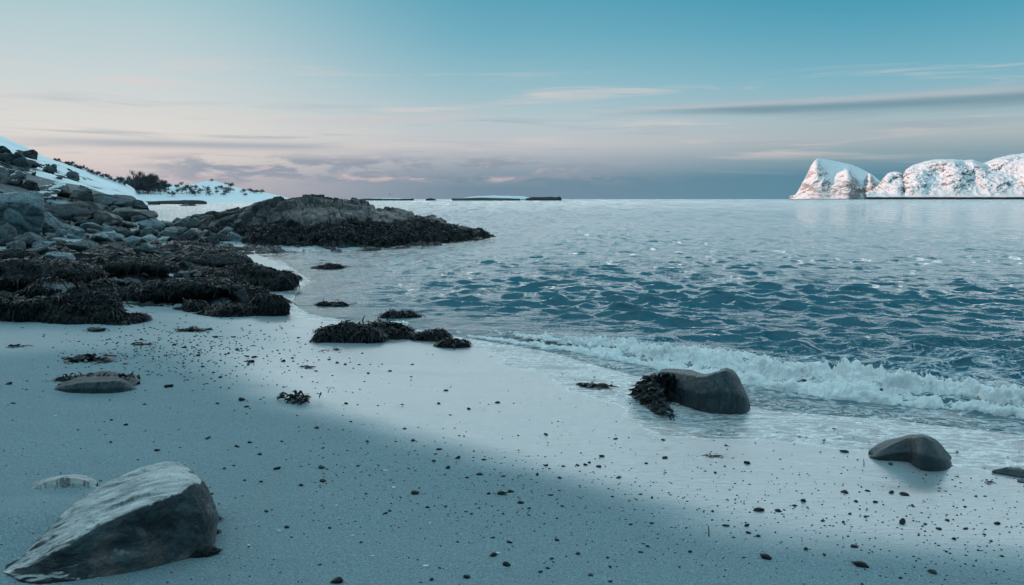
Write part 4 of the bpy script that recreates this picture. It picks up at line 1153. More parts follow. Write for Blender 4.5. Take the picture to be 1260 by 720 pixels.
# ------------------------------------------------------------------ mountains on the right
mt, t, b, pos, obj = material('snowy_mountain')
a = t.noise(pos, 0.012, 6, 0.65, 0.4); c = t.noise(t.scale(pos, (1, 1, 0.7)), 0.022, 6, 0.68, 0.5)
geo = t.n('ShaderNodeNewGeometry'); nz = t.n('ShaderNodeSeparateXYZ', {0: geo.outputs['Normal']}).outputs[2]
zz = t.n('ShaderNodeSeparateXYZ', {0: pos}).outputs[2]
steep = t.m('SUBTRACT', 1.0, nz)
rk = t.m('ADD', t.m('MULTIPLY', steep, 0.55), t.m('ADD', t.m('MULTIPLY', c, 0.55), t.m('MULTIPLY', a, 0.35)))
rmask = t.step(rk, 0.62, 0.80)
rmask = t.m('MULTIPLY', rmask, t.m('ADD', 0.05, t.m('MULTIPLY', t.attr('rockiness'), 0.85), clamp=True))
col = t.mix(rmask, (0.74, 0.74, 0.75), t.mix(a, (0.10, 0.09, 0.09), (0.26, 0.21, 0.19)))
shore_m = t.m('SUBTRACT', 1.0, t.step(t.m('ADD', zz, t.m('MULTIPLY', t.m('SUBTRACT', c, 0.5), 7.0)), t.attr('tide'), t.m('ADD', t.attr('tide'), 2.5)))
col = t.mix(shore_m, col, (0.022, 0.024, 0.026))
setb(t, b, base=col, rough=0.85, spec=0.15, normal=t.bump(t.m('ADD', c, a), 0.18, 6.0))
M_MTN = mt
def densify(R_, f=8):
    n = R_.shape[1]; tu = np.linspace(0, n - 1, n * f); i = np.clip(tu.astype(int), 0, n - 2); g = (tu - i)[None, :, None]
    p0 = R_[:, np.clip(i - 1, 0, n - 1)]; p1 = R_[:, i]; p2 = R_[:, i + 1]; p3 = R_[:, np.clip(i + 2, 0, n - 1)]
    return 0.5 * (2 * p1 + (p2 - p0) * g + (2 * p0 - 5 * p1 + 4 * p2 - p3) * g ** 2 + (3 * p1 - p0 - 3 * p2 + p3) * g ** 3)
def mtn(name, rails, nu, nv, amp, sc, seed, label, tide, rockiness, aniso=(1, 1, 1), smooth_rail=None):
    rows = [[at_depth(u, v, y) for u, v, y in r] for r in rails]
    R_ = np.array(rows, float); k = len(rows)
    R_ = densify(R_)
    tv = np.linspace(0, k - 1, nv)
    V, F = ruled(R_, nu, nv)
    am = np.repeat(np.interp(tv, np.arange(k), amp), nu)
    P = V * np.array(aniso) * sc + seed
    N = vnormals(V, F); N[N[:, 2] < 0] *= -1
    d = fbm(P, 6, gain=0.55, mode=1)
    V = V + N * (am * d)[:, None]
    ro = np.repeat(np.interp(tv, np.arange(k), rockiness), nu)
    o = link(name, make_mesh(name, V, outward(V, F), M_MTN, True, {'rockiness': ro, 'tide': np.full(len(V), tide)}))
    return tag(o, label, 'mountain', kind='structure')
U = [972, 980, 990, 1003, 1012, 1022, 1033, 1043, 1048, 1055, 1063, 1070, 1075, 1085, 1096]
basev = [245.6] * len(U)
basey = [3980, 3940, 3910, 3890, 3885, 3885, 3878, 3868, 3886, 3945, 3950, 3900, 3930, 3980, 4050]
lipv = [244.6, 239, 222, 198.5, 206, 216.5, 213.5, 210.5, 216, 221, 221, 214.5, 220, 229, 238]
lipy = [4000, 4010, 4035, 4052, 4046, 4036, 4018, 3990, 4012, 4080, 4078, 4020, 4060, 4090, 4120]
topv = [244.6, 238.5, 221, 197.6, 195.8, 197.2, 199.4, 201.6, 203, 205.6, 209.5, 213.4, 216.5, 225, 235]
topy = [4020, 4060, 4150, 4240, 4420, 4440, 4450, 4440, 4430, 4410, 4380, 4340, 4310, 4260, 4200]
midv = [0.52 * a + 0.48 * b_ for a, b_ in zip(basev, lipv)]
midy = [0.60 * a + 0.40 * b_ for a, b_ in zip(basey, lipy)]
backv = [247] * len(U)
mtn('mountain', [list(zip(U, [249] * len(U), [y - 30 for y in basey])), list(zip(U, basev, basey)), list(zip(U, midv, midy)), list(zip(U, lipv, lipy)), list(zip(U, topv, topy)), list(zip(U, backv, [5000] * len(U)))],
    420, 220, [1, 5, 20, 5, 1.0, 4], 0.013, 3, 'sharp snowy peak with a pink lit left face and blue shaded top', 1.0, [0.2, 0.6, 0.9, 0.55, 0.0, 0])
U2 = [1066, 1078, 1086, 1092, 1100, 1107, 1112, 1118, 1130, 1150, 1172, 1185, 1197, 1206, 1215, 1230, 1250, 1270, 1320, 1400, 1500, 1620]
top2 = [242, 234, 224, 215.5, 212.3, 213, 216.5, 207.5, 202, 197.3, 197, 198, 197.6, 201, 199.5, 194.5, 190.5, 189.5, 192, 204, 222, 243]
n2_ = len(U2)
b2 = [242.2] * n2_
rg = np.random.RandomState(31)
wob = rg.uniform(-40, 40, n2_)
r_base = list(zip(U2, b2, [3500] * n2_))
r_sub = list(zip(U2, [249] * n2_, [3470] * n2_))
r_low = [(u, 0.70 * 241.5 + 0.30 * tv_, 3600 + w_) for u, tv_, w_ in zip(U2, top2, wob)]
r_mid = [(u, 0.36 * 241.5 + 0.64 * tv_, 3740 + w_ * 1.5) for u, tv_, w_ in zip(U2, top2, np.roll(wob, 3))]
r_sho = [(u, 0.12 * 241.5 + 0.88 * tv_, 3860 + w_) for u, tv_, w_ in zip(U2, top2, np.roll(wob, 5))]
r_top = [(u, tv_, 4040) for u, tv_ in zip(U2, top2)]
r_bk = [(u, 247, 4800) for u in U2]
mtn('mountain', [r_sub, r_base, r_low, r_mid, r_sho, r_top, r_bk], 700, 240, [0, 4, 18, 24, 16, 6, 4], 0.0165, 12, 'broad snowy mountain with pink light and brown rock above a dark shoreline at the right edge', 9.0, [0.2, 0.8, 1.0, 1.1, 0.9, 0.4, 0.2], aniso=(1.0, 1.0, 1.5))

# ------------------------------------------------------------------ unseen dark hill, added behind the camera to darken faces turned this way
arc = R(1) * np.linspace(105, 262, 40)
def ring(r_, z_): return [np.array([r_ * math.sin(a_), r_ * math.cos(a_), z_ * (0.75 + 0.25 * math.sin(3 * a_ + 1)) if z_ > 0 else z_]) for a_ in arc]
MV, MF = ruled([ring(26, 0.2), ring(48, 12), ring(75, 30), ring(110, 42), ring(170, 20)], 160, 60, [0.2, 1.5, 3, 3, 2], 0.05, 2, 4)
mt, t, b, pos, obj = material('shade_hill')
setb(t, b, base=t.mix(t.step(t.noise(pos, 0.3, 5, 0.7), 0.5, 0.62), (0.035, 0.038, 0.034), (0.10, 0.105, 0.10)), rough=0.9, spec=0.2)
shade_hill = link('hillside', make_mesh('hillside', MV, outward(MV, MF), mt, True))
tag(shade_hill, 'unseen dark hillside added behind the beach to block low sky light', 'hillside', kind='structure')

# ------------------------------------------------------------------ sea
wa = R(1) * np.concatenate([np.linspace(-60, -36, 70, endpoint=False), np.linspace(-36, 36, 1250, endpoint=False), np.linspace(36, 75, 160)])
wr = [4.2]
while wr[-1] < 9000: wr.append(wr[-1] + max(0.020, wr[-1] * (0.0046 if wr[-1] < 300 else 0.03)))
wr = np.array(wr)
wx, wy = polar(wa, wr)
so = -poly_sd(LAND, wx, wy)                                # distance offshore
wd = np.hypot(wx, wy)
drow = np.repeat(np.gradient(wr), len(wa))
near = wd < 520
dzz = np.zeros_like(wx); dxx = np.zeros_like(wx); dyy = np.zeros_like(wx)
rng = np.random.RandomState(17)
nw = 120
lam = 0.10 * (0.95 / 0.10) ** (np.arange(nw) / nw)
th = R(-100) + rng.normal(0, 0.48, nw)                     # direction of travel: towards the beach
kx, ky = np.cos(th), np.sin(th)
A = np.where(lam < 1.3, 0.0092 * lam ** 0.95, 0.0090 * lam ** 0.95) * rng.uniform(0.5, 1.4, nw)
ph = rng.uniform(0, 6.28, nw)
i = np.where(near)[0]
X, Y, DRW = wx[i], wy[i], np.maximum(drow[i], 0.02)
gust = 0.75 + 0.6 * fbm(np.stack([X * 0.10, Y * 0.16, 0 * X], -1), 3)
for k in range(nw):
    kk = 2 * math.pi / lam[k]
    att = np.clip((lam[k] / DRW - 2.2) / 2.0, 0, 1) * np.clip((lam[k] / (np.hypot(X, Y) * 0.00101) - 2.2) / 2, 0, 1)
    p_ = kk * (X * kx[k] + Y * ky[k]) + ph[k]
    a_ = A[k] * att * gust * (0.60 + 0.62 * sstep(24, 8, np.hypot(X, Y))) * (1 if lam[k] < 1.4 else sstep(8 + 3 * lam[k], 20 + 10 * lam[k], np.hypot(X, Y)))
    dzz[i] += a_ * np.cos(p_)
    dxx[i] -= 0.9 * a_ * kx[k] * np.sin(p_); dyy[i] -= 0.9 * a_ * ky[k] * np.sin(p_)
shelter = sstep(0.2, 3.0, so) * (0.35 + 0.65 * sstep(-6.0, 1.0, wx - 0.12 * (wy - 12)))
# the breaking bore
WL = np.array(wave_line[::-1])                             # from the left end to the right
WL = np.concatenate([WL, [WL[-1] + (WL[-1] - WL[-2]) * 2.5, WL[-1] + (WL[-1] - WL[-2]) * 8]])
seg = np.linalg.norm(np.diff(WL, axis=0), axis=1); cum = np.concatenate([[0], np.cumsum(seg)])
def line_dist(x, y):
    best = np.full(x.shape, 1e9); arc = np.zeros(x.shape); side = np.zeros(x.shape)
    for q in range(len(WL) - 1):
        (ax_, ay_), (bx_, by_) = WL[q], WL[q + 1]; ex, ey = bx_ - ax_, by_ - ay_; L_ = math.hypot(ex, ey)
        t_ = np.clip(((x - ax_) * ex + (y - ay_) * ey) / L_ ** 2, 0, 1)
        dx_, dy_ = x - ax_ - t_ * ex, y - ay_ - t_ * ey; d_ = np.hypot(dx_, dy_)
        s_ = np.sign(ex * (y - ay_) - ey * (x - ax_))
        m_ = d_ < best; best = np.where(m_, d_, best); arc = np.where(m_, cum[q] + t_ * L_, arc); side = np.where(m_, s_, side)
    return best * side, arc
bd_, barc = line_dist(wx, wy)                              # positive on the sea side
grow = sstep(0.0, 2.5, barc)
bore = 0.05 * grow * np.where(bd_ > 0, np.exp(-(np.maximum(bd_ - 0.28, 0) / 0.75) ** 2), np.exp(-(bd_ / 0.12) ** 2)) * (bd_ > -0.5)
bore *= sstep(-0.02, 0.25, bd_)
swell = 0.035 * np.exp(-((bd_ - 2.6) / 0.55) ** 2) * grow + 0.03 * np.exp(-((bd_ - 4.4) / 0.6) ** 2) * sstep(1.0, 4.0, barc)
zw = (dzz * shelter + bore + swell) * 1.0
zw = np.where(so < 0, zw * 0 - 0.03 + 0.0 * so, zw)
zw = zw - 0.02 * sstep(0.35, 0.0, so)
WV = np.stack([wx + dxx * shelter, wy + dyy * shelter, zw], -1)
foam = np.exp(-(np.clip(bd_ - 0.4, 0, None) / 0.9) ** 2) * grow * (bd_ > -0.3)
foam = np.maximum(foam, 0.75 * np.exp(-(np.clip(bd_ - 1.0, 0, None) / 2.2) ** 2) * sstep(2, 6, barc))
inshore = sstep(0.1, -0.1, bd_) * sstep(1.0, 4.0, barc) * (so > -0.3) * (bd_ > -3)
foam = np.maximum(foam, 0.55 * inshore)
depthw = sstep(0.0, 1.6, so)
mt, t, b, pos, obj = material('sea_water')
cd = t.n('ShaderNodeVectorMath', {0: pos}, operation='LENGTH').outputs['Value']
fo = t.attr('foam'); dp = t.attr('depth')
nv1 = t.noise(t.scale(pos, (1.0, 1.7, 1)), 1.15, 3, 0.55, 0.3)
nv2 = t.noise(t.scale(pos, (1.0, 1.5, 1)), 4.5, 3, 0.6, 0.2)
nv3 = t.noise(t.scale(pos, (1.0, 1.5, 1)), 16, 3, 0.6)
far = t.lin(cd, 12, 70)
far2 = t.lin(cd, 50, 600)
h = t.m('MULTIPLY', nv2, 0.03)
h = t.m('ADD', h, t.m('MULTIPLY', nv3, 0.011))
big = t.noise(t.scale(pos, (0.35, 1.0, 1)), 0.09, 4, 0.6)
nrm = t.bump(h, 1.0, 1.0)
def slope(scale, det, rough, k, seed):
    nd = t.n('ShaderNodeTexNoise', {'Scale': scale, 'Detail': det, 'Roughness': rough, 'Distortion': 0.2})
    t.put(nd.inputs['Vector'], t.n('ShaderNodeVectorMath', {0: t.scale(pos, (0.55, 1.0, 1)), 1: (seed, seed, 0)}, operation='ADD').outputs[0])
    v_ = t.n('ShaderNodeVectorMath', {0: nd.outputs['Color'], 1: (0.5, 0.5, 0.5)}, operation='SUBTRACT').outputs[0]
    kk = t.n('ShaderNodeCombineXYZ', {0: t.m('MULTIPLY', k, 0.7), 1: k, 2: 0.0}).outputs[0]
    return t.n('ShaderNodeVectorMath', {0: v_, 1: kk}, operation='MULTIPLY').outputs[0]
sl = slope(2.4, 4, 0.65, t.lin(cd, 5, 60, 0.60, 0.12), 0.0)
def streaks(sx, sy, lo, hi, lo2, hi2, k, seed):
    nd = t.n('ShaderNodeTexNoise', {'Scale': 1.0, 'Detail': 3.0, 'Roughness': 0.65, 'Distortion': 0.3})
    t.put(nd.inputs['Vector'], t.n('ShaderNodeVectorMath', {0: t.scale(pos, (sx, sy, 1)), 1: (seed, seed, 0)}, operation='ADD').outputs[0])
    v_ = t.n('ShaderNodeVectorMath', {0: nd.outputs['Color'], 1: (0.5, 0.5, 0.5)}, operation='SUBTRACT').outputs[0]
    kk = t.m('MULTIPLY', t.m('MULTIPLY', t.step(cd, lo, hi), t.m('SUBTRACT', 1.0, t.step(cd, lo2, hi2))), k)
    kk = t.n('ShaderNodeCombineXYZ', {0: t.m('MULTIPLY', kk, 0.4), 1: kk, 2: 0.0}).outputs[0]
    return t.n('ShaderNodeVectorMath', {0: v_, 1: kk}, operation='MULTIPLY').outputs[0]
for a_ in ((3.2, 0.95, 8, 18, 35, 70, 0.8, 3.0), (2.0, 0.32, 22, 45, 90, 170, 0.9, 11.0), (0.95, 0.060, 70, 130, 280, 600, 0.7, 23.0), (0.30, 0.010, 250, 600, 90000, 99000, 0.5, 37.0)):
    sl = t.n('ShaderNodeVectorMath', {0: sl, 1: streaks(*a_)}, operation='ADD').outputs[0]
lean = t.n('ShaderNodeCombineXYZ', {0: 0.0, 1: t.m('ADD', t.lin(cd, 7, 24, -0.19, -0.05), t.lin(cd, 30, 170, 0.0, -0.045)), 2: 0.0}).outputs[0]   # the fronts of the wind waves face the beach
nrm = t.n('ShaderNodeVectorMath', {0: nrm, 1: t.n('ShaderNodeVectorMath', {0: sl, 1: lean}, operation='ADD').outputs[0]}, operation='ADD').outputs[0]
nrm = t.n('ShaderNodeVectorMath', {0: nrm}, operation='NORMALIZE').outputs[0]
deep = t.mix(t.lin(cd, 8, 40), (0.006, 0.095, 0.135), (0.015, 0.17, 0.215))
wcol = t.mix(dp, (0.10, 0.15, 0.165), deep)
l1 = t.m('ABSOLUTE', t.m('SUBTRACT', t.noise(t.scale(pos, (1.2, 2.0, 1)), 2.0, 6, 0.65, 1.8), 0.5))
lace = t.m('SUBTRACT', 1.0, t.step(l1, 0.0, t.m('ADD', 0.004, t.m('MULTIPLY', fo, 0.075))))
brk = t.lin(t.noise(pos, 14, 4, 0.7), 0.35, 0.6, 0.2, 1.0)
fm = t.m('MULTIPLY', t.m('MULTIPLY', lace, brk), t.step(fo, 0.05, 0.5), clamp=True)
fm = t.m('MULTIPLY', fm, 0.85)
wcol = t.mix(fm, wcol, (0.78, 0.81, 0.82))
rgh = t.m('ADD', t.m('ADD', 0.05, t.m('MULTIPLY', far2, 0.06)), t.m('MULTIPLY', fm, 0.6))
setb(t, b, base=wcol, rough=rgh, ior=1.333, normal=nrm)
M_SEA = mt
sea = link('sea', make_mesh('sea', WV, grid_faces(len(wr), len(wa)), M_SEA, True, {'foam': foam, 'depth': depthw}))
tag(sea, 'teal rippled sea from the breaking wave out to the horizon', 'sea', kind='structure')

# ------------------------------------------------------------------ foam of the breaking wave
Lf = cum[-2] + 2.0
def foam_strip(off_, hk, wk, u0, u1, seed, nv, gap):
    nu = int(1100 * (u1 - u0) / Lf)
    ua = np.linspace(u0, u1, nu); z0 = 0 * ua
    uf = np.linspace(-2, Lf + 1, 2000)
    cx = np.interp(uf, cum, WL[:, 0]); cy = np.interp(uf, cum, WL[:, 1])
    k_ = np.ones(121) / 121
    cx = np.convolve(np.pad(cx, 60, 'edge'), k_, 'valid'); cy = np.convolve(np.pad(cy, 60, 'edge'), k_, 'valid')
    tx, ty = np.gradient(cx), np.gradient(cy); l_ = np.hypot(tx, ty) + 1e-9; tx /= l_; ty /= l_
    cx, cy, tx, ty = [np.interp(ua, uf, q) for q in (cx, cy, tx, ty)]
    nx_, ny_ = -ty, tx
    c3 = lambda f, o: np.stack([ua * f, z0 + o + seed, z0], -1)
    wob = 0.36 * fbm(c3(0.6, 0), 4) + 0.07 * fbm(c3(4, 5), 3) + off_
    gu = sstep(0.0, 2.6, ua) * (1 - gap + gap * sstep(-0.20, 0.30, fbm(c3(0.7, 31), 3))) * sstep(u0, u0 + 0.7, ua) * sstep(u1, u1 - 0.7, ua)
    hgt = hk * (0.03 + 0.10 * gu) * (1 + 0.6 * fbm(c3(1.5, 9), 3))
    wid = wk * (0.16 + 0.50 * gu) * (1 + 0.9 * fbm(c3(1.2, 19), 3))
    sv = np.linspace(0, 1, nv)[None, :]
    prof = np.clip(np.sin(np.pi * sv ** 0.85), 0, 1) ** 0.85
    prof = prof * (0.75 + 0.25 * np.cos(6.28 * (sv * 1.7 + 0.25 * fbm(c3(1.9, 44), 2)[:, None])))
    cross = (sv * 1.12 - 0.10) * wid[:, None] + wob[:, None]
    fx = cx[:, None] + nx_[:, None] * cross; fy = cy[:, None] + ny_[:, None] * cross
    fz = -0.035 + (hgt[:, None] + 0.05) * prof
    V = np.stack([fx, fy, fz], -1).reshape(-1, 3); F = grid_faces(nu, nv)
    N = vnormals(V, F); N[N[:, 2] < 0] *= -1
    e_ = (prof + 0 * fx).reshape(-1)
    lf = np.repeat(hgt / 0.13, nv)
    d_ = 0.085 * fbm(V * 4.5, 2, mode=2) + 0.06 * fbm(V * 12 + 4, 2, mode=2) + 0.030 * fbm(V * 34 + 9, 2, mode=2)
    V = V + N * ((0.25 + 0.75 * e_) * d_ * np.clip(lf, 0.35, 1.1))[:, None]
    V[:, 2] -= 0.07 * np.clip(fbm(V * np.array([2.4, 2.4, 0]) + 3 + seed, 4) + 0.12, 0, 1) * (1.1 - e_)
    return V, F, (cx, cy, nx_, ny_, hgt), e_ * np.clip(lf, 0.3, 1) + 0.8 * np.clip(1 - (sv + 0 * fx).reshape(-1) / 0.3, 0, 1) * (hk > 1)
FVt, FFt, (cx, cy, nx_, ny_, hgt), t1_ = foam_strip(-0.06, 1.3, 1.35, -0.1, Lf, 0, 64, 0.5)
F2, G2_, _a, t2_ = foam_strip(0.48, 0.8, 0.9, 1.6, Lf, 60, 36, 0.9)
F3, G3_, _a, t3_ = foam_strip(-0.40, 0.14, 0.8, 1.5, Lf, 90, 44, 0.9)
FFt = np.concatenate([FFt, G2_ + len(FVt), G3_ + len(FVt) + len(F2)]); FVt = np.concatenate([FVt, F2, F3]); thick = np.concatenate([t1_, t2_, t3_])
nu = len(cx)
# flung drops above the crest
rg = np.random.RandomState(4)
iv, if_ = ico(1)
Vs, Fs = [FVt], []
dropsF = []; base_n = len(FVt)
Dv = []
for q in range(260):
    j = rg.randint(120, nu); c = np.array([cx[j] + nx_[j] * rg.uniform(0.0, .6), cy[j] + ny_[j] * rg.uniform(0.0, .6), hgt[j] + abs(rg.normal(0, 0.05)) + 0.01])
    r = rg.uniform(0.003, 0.010)
    dropsF.append(if_ + base_n + len(Dv) * len(iv)); Dv.append(iv * r + c)
tri = np.concatenate([FFt[:, [0, 1, 2]], FFt[:, [0, 2, 3]]] + dropsF)
mt, t, b, pos, obj = material('sea_foam')
fn = t.noise(pos, 38, 5, 0.75); fn2 = t.noise(pos, 9, 4, 0.6)
setb(t, b, base=t.mix(t.lin(fn2, 0.3, 0.6), (0.90, 0.90, 0.89), (0.97, 0.96, 0.95)), rough=0.6, normal=t.bump(fn, 0.8, 0.03), spec=0.3, sss=0.4)
holes = t.m('ADD', t.m('MULTIPLY', t.noise(pos, 24, 4, 0.7), 0.75), t.m('MULTIPLY', t.noise(pos, 7, 3, 0.6), 0.55))
t.put(b.inputs['Alpha'], t.step(t.m('SUBTRACT', t.m('ADD', t.m('MULTIPLY', t.attr('thick'), 1.25), 0.12), holes), -0.06, 0.10))
b.inputs['Subsurface Scale'].default_value = 0.06; b.inputs['Subsurface Radius'].default_value = (1.0, 1.0, 1.0)
fo_ = link('sea_foam', make_mesh('sea_foam', np.concatenate([FVt] + Dv), tri, mt, True, {'thick': np.concatenate([thick, np.full(sum(len(q) for q in Dv), 2.0)])}))
tag(fo_, 'white churning foam of the low wave breaking along the sand', 'foam', kind='stuff')
# foam washing round the weed clumps and boulder
def foam_patch(u, v, wpx, hpx, label, seed):
    p = at_z(u, v, 0.0); d = math.hypot(p[0], p[1]); rx = wpx * d / FPX / 2; ry = hpx * d * d / (FPX * H_EYE) / 2
    n1_, n2_ = 90, 40
    aa = np.linspace(0, 2 * math.pi, n1_, endpoint=False); rr_ = np.linspace(0, 1, n2_)
    A_, R__ = np.meshgrid(aa, rr_)
    irr = 1 + 0.35 * fbm(np.stack([np.cos(A_).ravel() * 1.4, np.sin(A_).ravel() * 1.4, 0 * A_.ravel() + seed], -1), 3).reshape(A_.shape)
    V = np.stack([rx * R__ * irr * np.cos(A_), ry * R__ * irr * np.sin(A_), 0.05 * (1 - R__ ** 2)], -1).reshape(-1, 3)
    V[:, 2] += 0.05 * fbm(V * 9 + seed, 3, mode=2) + 0.02 * fbm(V * 26 + seed, 2, mode=2) - 0.03
    o = link('foam_patch', make_mesh('foam_patch', V, outward(V, grid_faces(n2_, n1_, wrap=True)), mt, True, {'thick': 1.1 - 0.9 * R__.ravel()}), loc=tuple(p))
    tag(o, label, 'foam', kind='stuff')
foam_patch(487, 399, 44, 10, 'white foam between the arched clump and the largest clump', 1)
foam_patch(514, 409, 22, 7, 'small foam lump in the gap right of the weed clumps', 2)
# ------------------------------------------------------------------ pebbles
mt, t, b, pos, obj = material('pebble')
rnd = t.n('ShaderNodeObjectInfo').outputs['Random']
pc = t.ramp(rnd, [(0, (0.006, 0.007, 0.008)), (0.75, (0.012, 0.014, 0.015)), (0.92, (0.03, 0.034, 0.036)), (1.0, (0.08, 0.085, 0.085))])
setb(t, b, base=t.mix(t.lin(t.noise(obj, 3, 4, 0.6), 0.3, 0.7), pc, (0.01, 0.011, 0.012)), rough=0.6, spec=0.25)
M_PEB = mt
PM = []
for k in range(9):
    V, F = rock_mesh(900 + k, 1, [0.8, 0.6, 0.9][k % 3], [0.5, 0.42, 0.6][k % 3], planes=9, sub=3, rough=0.05, sharp=0.85)
    V[:, 2] += 0.14
    PM.append(make_mesh('pebble', V, F, M_PEB, True))
HAND = [(540,553,10),(536,559,6),(563,564,8),(551,576,9),(595.5,566,7),(590,584,10),(574.6,588,6),(511.7,607.5,12),(629,605,10),(601,607.5,8),(641,619,11),(651,626,7),(677.6,609.6,9),(692,623,8),(661,584.5,8),(672,573,9),(693,574,7),(711,573,9),(737,574.7,9),(760.7,588,7),(802,612.8,7),(776,645.6,7),(802,644,8),(685,665,9),(627,668,10),(607.8,684,14),(623.5,696,11),(606.7,662,6),(710.8,682,9),(747.5,686.5,7),(788.6,680,8),(751,698,6),(726.5,707.8,11),(751,716,8),(681,691.7,6),(665,704,9),(674,699.7,7),(574.6,710.5,11),(531,713.7,9),(518,717,5),(541,699.4,6),(573.5,630,6),(580,632.7,6),(526,624.7,7),(479.6,629,6),(474,632,6),(450.6,608,6),(443.6,667.6,7),(443.6,649,4),(542,672,4),(514,689,4),(554,511,4),(576.7,504,6),(498,528,7),(671.6,535,8),(757,540.5,8),(815.5,541.6,7),(818,564,10),(795,570.5,6),(740,562,9),(571,537,4),
(958,629,9),(965,628,5),(989,617,11),(1068,604.4,8),(1097.6,607,9),(1112.6,609,12),(1076.6,618,8),(1123,623,8),(1155,651,8),(1219,666,6),(1148,704.6,13),(1014.5,683,9),(992,676,9),(1052,673,10),(893,647,11),(921,656,9),(933,660,8),(1012,641,8),(1037.5,643,6),(1065,636.5,6),(1053,617.6,6),(1039,606,11),(919.5,570,9),(893,548.5,6),(880,582,8),(867.5,580,5),(1038,556,11),(1201,611.7,4),(1212,611,5),(1165.6,640.7,6),(1211,658,6),(1227,645,10),(1188,651,9),(836,698,5),(876,640,5),(876.5,629.5,5),(1061,719,5),(1026.7,528,6),(1014,542,5),
(208,476.6,12),(256,539.6,11),(291.6,550,9),(307.5,545,7),(320,559.6,7),(346.6,543.7,5),(193.7,554.6,8),(136,544.6,6),(137.5,517,5),(178,498,5),(276,577,5),(287.5,573,5),(341.6,577.5,11),(321,593,7),(371,597.5,8),(396,576,10),(396.6,592,11),(328,630,6),(334.6,627.5,6),(353,649.6,6),(261,608,5),(124,592,5),(298,492.5,10),(303,501,8),(390,527,9),(426,497,7),(16.6,496.6,7),(11.6,473,9),(194,461.6,4),(231,468,4),(291.6,463,4),(309,446,11),(313,440,8),(425,448,4),(414.6,445.8,4),
(480,457,6),(549,481,7),(612,496,8),(577,503,5),(554,511,5),(507,449,7),(506,464,5),(367,416,5),(366,421,4),(405,443,5),(415,447,6),(425,449,5),(431,446,5),(442,449,5),(430,441,3),(453,460,4),(466,451,3),(495,498,5),(540,497,6)]
BIG = [(933.5,628.5,17,'largest rounded dark pebble on the wet sand edge below the washed boulder'),(1110,643.5,15,'dark flat pebble with a scour mark below the smooth boulder'),(1058.5,696.6,22,'broad dark stone lying low on the dry sand at the bottom right'),(941.5,687,17,'pointed flat dark stone with a thin tail on the dry sand'),(415,717,19,'dark angular stone cut by the bottom edge of the picture'),(616.5,608,15,'darkest lump stone beside the ragged weed scrap')]
rng = np.random.RandomState(8)
def pebble(u, v, wpx, label, group=None, flat=1.0):
    h = cast(u, v, [bv_sand])
    if h is None: return False
    p = h[0]; d = math.hypot(p.x, p.y)
    if p.z < 0.0 or bvh_block(u, v, d): return False
    s = 0.88 * wpx * d / FPX
    o = link('pebble', PM[rng.randint(9)], loc=(p.x, p.y, p.z - 0.05 * s))
    o.scale = (s, s * rng.uniform(.8, 1.1), s * rng.uniform(0.65, 1.15) * flat); o.rotation_euler = (rng.normal(0, .12), rng.normal(0, .12), rng.choice([0, math.pi]) + rng.normal(0, .7))
    tag(o, label, 'pebble', group)
    return True
def bvh_block(u, v, d):
    for tr in (bv_near, bv_shore):
        h = tr.ray_cast(Vector((0, 0, H_EYE)), Vector(ray(u, v)).normalized())
        if h[0] is not None and math.hypot(h[0].x, h[0].y) < d - 0.02: return True
    return False
wetpoly = WETZ
def zone(u, v):
    p = gpt(u, v)
    if u < 330 and v < 475: return ('small dark pebble among the pebble patch near the weed mounds', 'pebbles below the weed mounds')
    if poly_sd(wetpoly, np.array([p[0]]), np.array([p[1]]))[0] > 0:
        return ('small dark pebble on the shiny wet sand', 'pebbles on the wet sand')
    return ('small dark pebble on the dull dry sand in front', 'pebbles on the dry sand')
NP = 0
for u, v, w_, lab in BIG: NP += pebble(u, v, w_, lab)
for u, v, w_ in HAND:
    l_, g_ = zone(u, v); NP += pebble(u, v, w_, l_, g_)
tries = 0
while NP < 296 and tries < 4000:
    tries += 1
    q = rng.rand()
    if q < 0.40: u, v = rng.uniform(380, 1260), 0; v = np.interp(u, [400, 800, 1260], [560, 600, 640]) + rng.normal(20, 42)
    elif q < 0.62: u, v = rng.normal(215, 60), rng.normal(432, 17)
    elif q < 0.82: u, v = rng.normal(330, 70), rng.normal(440, 25)
    else: u, v = rng.uniform(0, 1260), rng.uniform(440, 720)
    if not (0 < u < 1260 and 400 < v < 720): continue
    w_ = rng.choice([3, 4, 4, 5, 6, 7])
    try: l_, g_ = zone(u, v)
    except Exception: continue
    NP += pebble(u, v, w_, l_, g_)
# the grit too small to count
iv, if_ = ico(1)
GV, GF_ = [], []
rng = np.random.RandomState(88)
k = 0
while k < 2600:
    q = rng.rand()
    if q < 0.45: u = rng.uniform(380, 1300); v = np.interp(u, [400, 800, 1260], [560, 600, 640]) + rng.normal(22, 40)
    elif q < 0.70: u, v = rng.normal(225, 75), rng.normal(432, 20)
    else: u, v = rng.uniform(-50, 1310), rng.uniform(405, 730)
    h = cast(u, v, [bv_sand])
    if h is None or h[0].z < 0.01: continue
    p = h[0]; d = math.hypot(p.x, p.y)
    s = rng.uniform(0.5, 1.5) * d / FPX
    GV.append(iv * (s * np.array([1, .8, .6]) * rng.uniform(.7, 1.3, 3)) + np.array([p.x, p.y, p.z + 0.1 * s])); GF_.append(if_ + k * len(iv)); k += 1
mt, t, b, pos, obj = material('grit'); setb(t, b, base=(0.015, 0.017, 0.018), rough=0.8, spec=0.2)
g_ = link('grit', make_mesh('grit', np.concatenate(GV), np.concatenate(GF_), mt, True))
tag(g_, 'fine dark grit and tiny pebbles strewn over the sand', 'grit', kind='stuff')
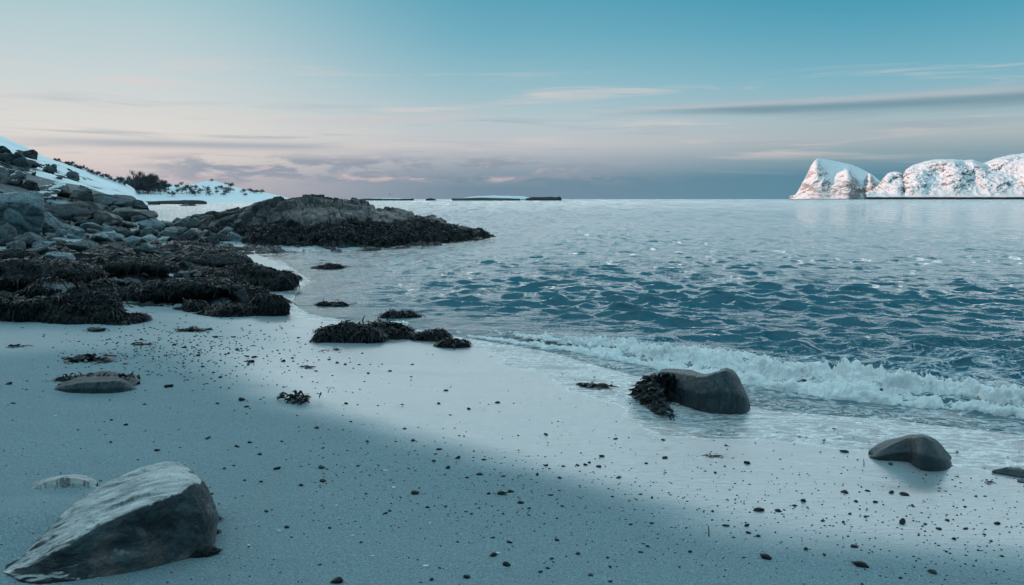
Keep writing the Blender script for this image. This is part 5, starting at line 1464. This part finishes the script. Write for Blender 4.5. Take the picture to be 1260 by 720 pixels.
# shell bits
mt, t, b, pos, obj = material('shell'); setb(t, b, base=(0.80, 0.78, 0.74), rough=0.4)
V, F = ico(2); V = V * [0.5, 0.22, 0.12]; V[:, 2] += 0.10 * V[:, 0] ** 2; V[:, 1] += 0.25 * V[:, 0] ** 2
SM = make_mesh('shell_fragment', V, F, mt, True)
for u, v, w_ in [(474,579,6),(484.5,600,7),(529,644,4),(524,696.6,9),(458.6,684,5),(613,680.5,6),(434,659,5),(68,512,4),(344,653,5),(306,671,5),(414,622,4)]:
    p = gpt(u, v); d = math.hypot(p[0], p[1]); s = w_ * d / FPX
    o = link('shell_fragment', SM, loc=(p[0], p[1], p[2] + 0.05 * s)); o.scale = (s, s, s); o.rotation_euler = (0, 0, rng.normal(0, .4))
    tag(o, 'tiny white shell fragment on the dry sand', 'shell', 'white shell fragments on the dry sand')
# a gull far out over the water
bm = bmesh.new()
bmesh.ops.create_icosphere(bm, subdivisions=2, radius=1, matrix=Matrix.Diagonal((0.055, 0.20, 0.05, 1)))
bmesh.ops.create_cone(bm, cap_ends=True, segments=8, radius1=0.02, radius2=0.003, depth=0.06, matrix=Matrix.Translation((0, -0.22, 0.005)) @ Matrix.Rotation(R(90), 4, 'X'))
tl = [bm.verts.new(c) for c in [(-0.02, 0.16, 0), (0.02, 0.16, 0), (0.06, 0.30, 0.005), (-0.06, 0.30, 0.005)]]; bm.faces.new(tl)
for s in (1, -1):
    top = [(0.03, -0.09), (0.22, -0.12), (0.52, 0.02), (0.30, 0.05), (0.03, 0.08)]; zt = [0.02, 0.11, 0.05, 0.10, 0.02]
    a = [bm.verts.new((s * x, y, z)) for (x, y), z in zip(top, zt)]; c = [bm.verts.new((s * x, y, z - 0.012)) for (x, y), z in zip(top, zt)]
    bm.faces.new(a); bm.faces.new(c[::-1])
    for q in range(5): bm.faces.new([a[q], c[q], c[(q + 1) % 5], a[(q + 1) % 5]])
bmesh.ops.recalc_face_normals(bm, faces=bm.faces)
me = bpy.data.meshes.new('gull'); bm.to_mesh(me); bm.free()
mt, t, b, pos, obj = material('feather'); setb(t, b, base=(0.12, 0.12, 0.13), rough=0.7); me.materials.append(mt)
gl = link('gull', me, loc=tuple(at_depth(480, 239.5, 210))); gl.rotation_euler = (0, R(18), R(60))
tag(gl, 'tiny dark gull flying low over the sea above the thin skerry', 'bird')
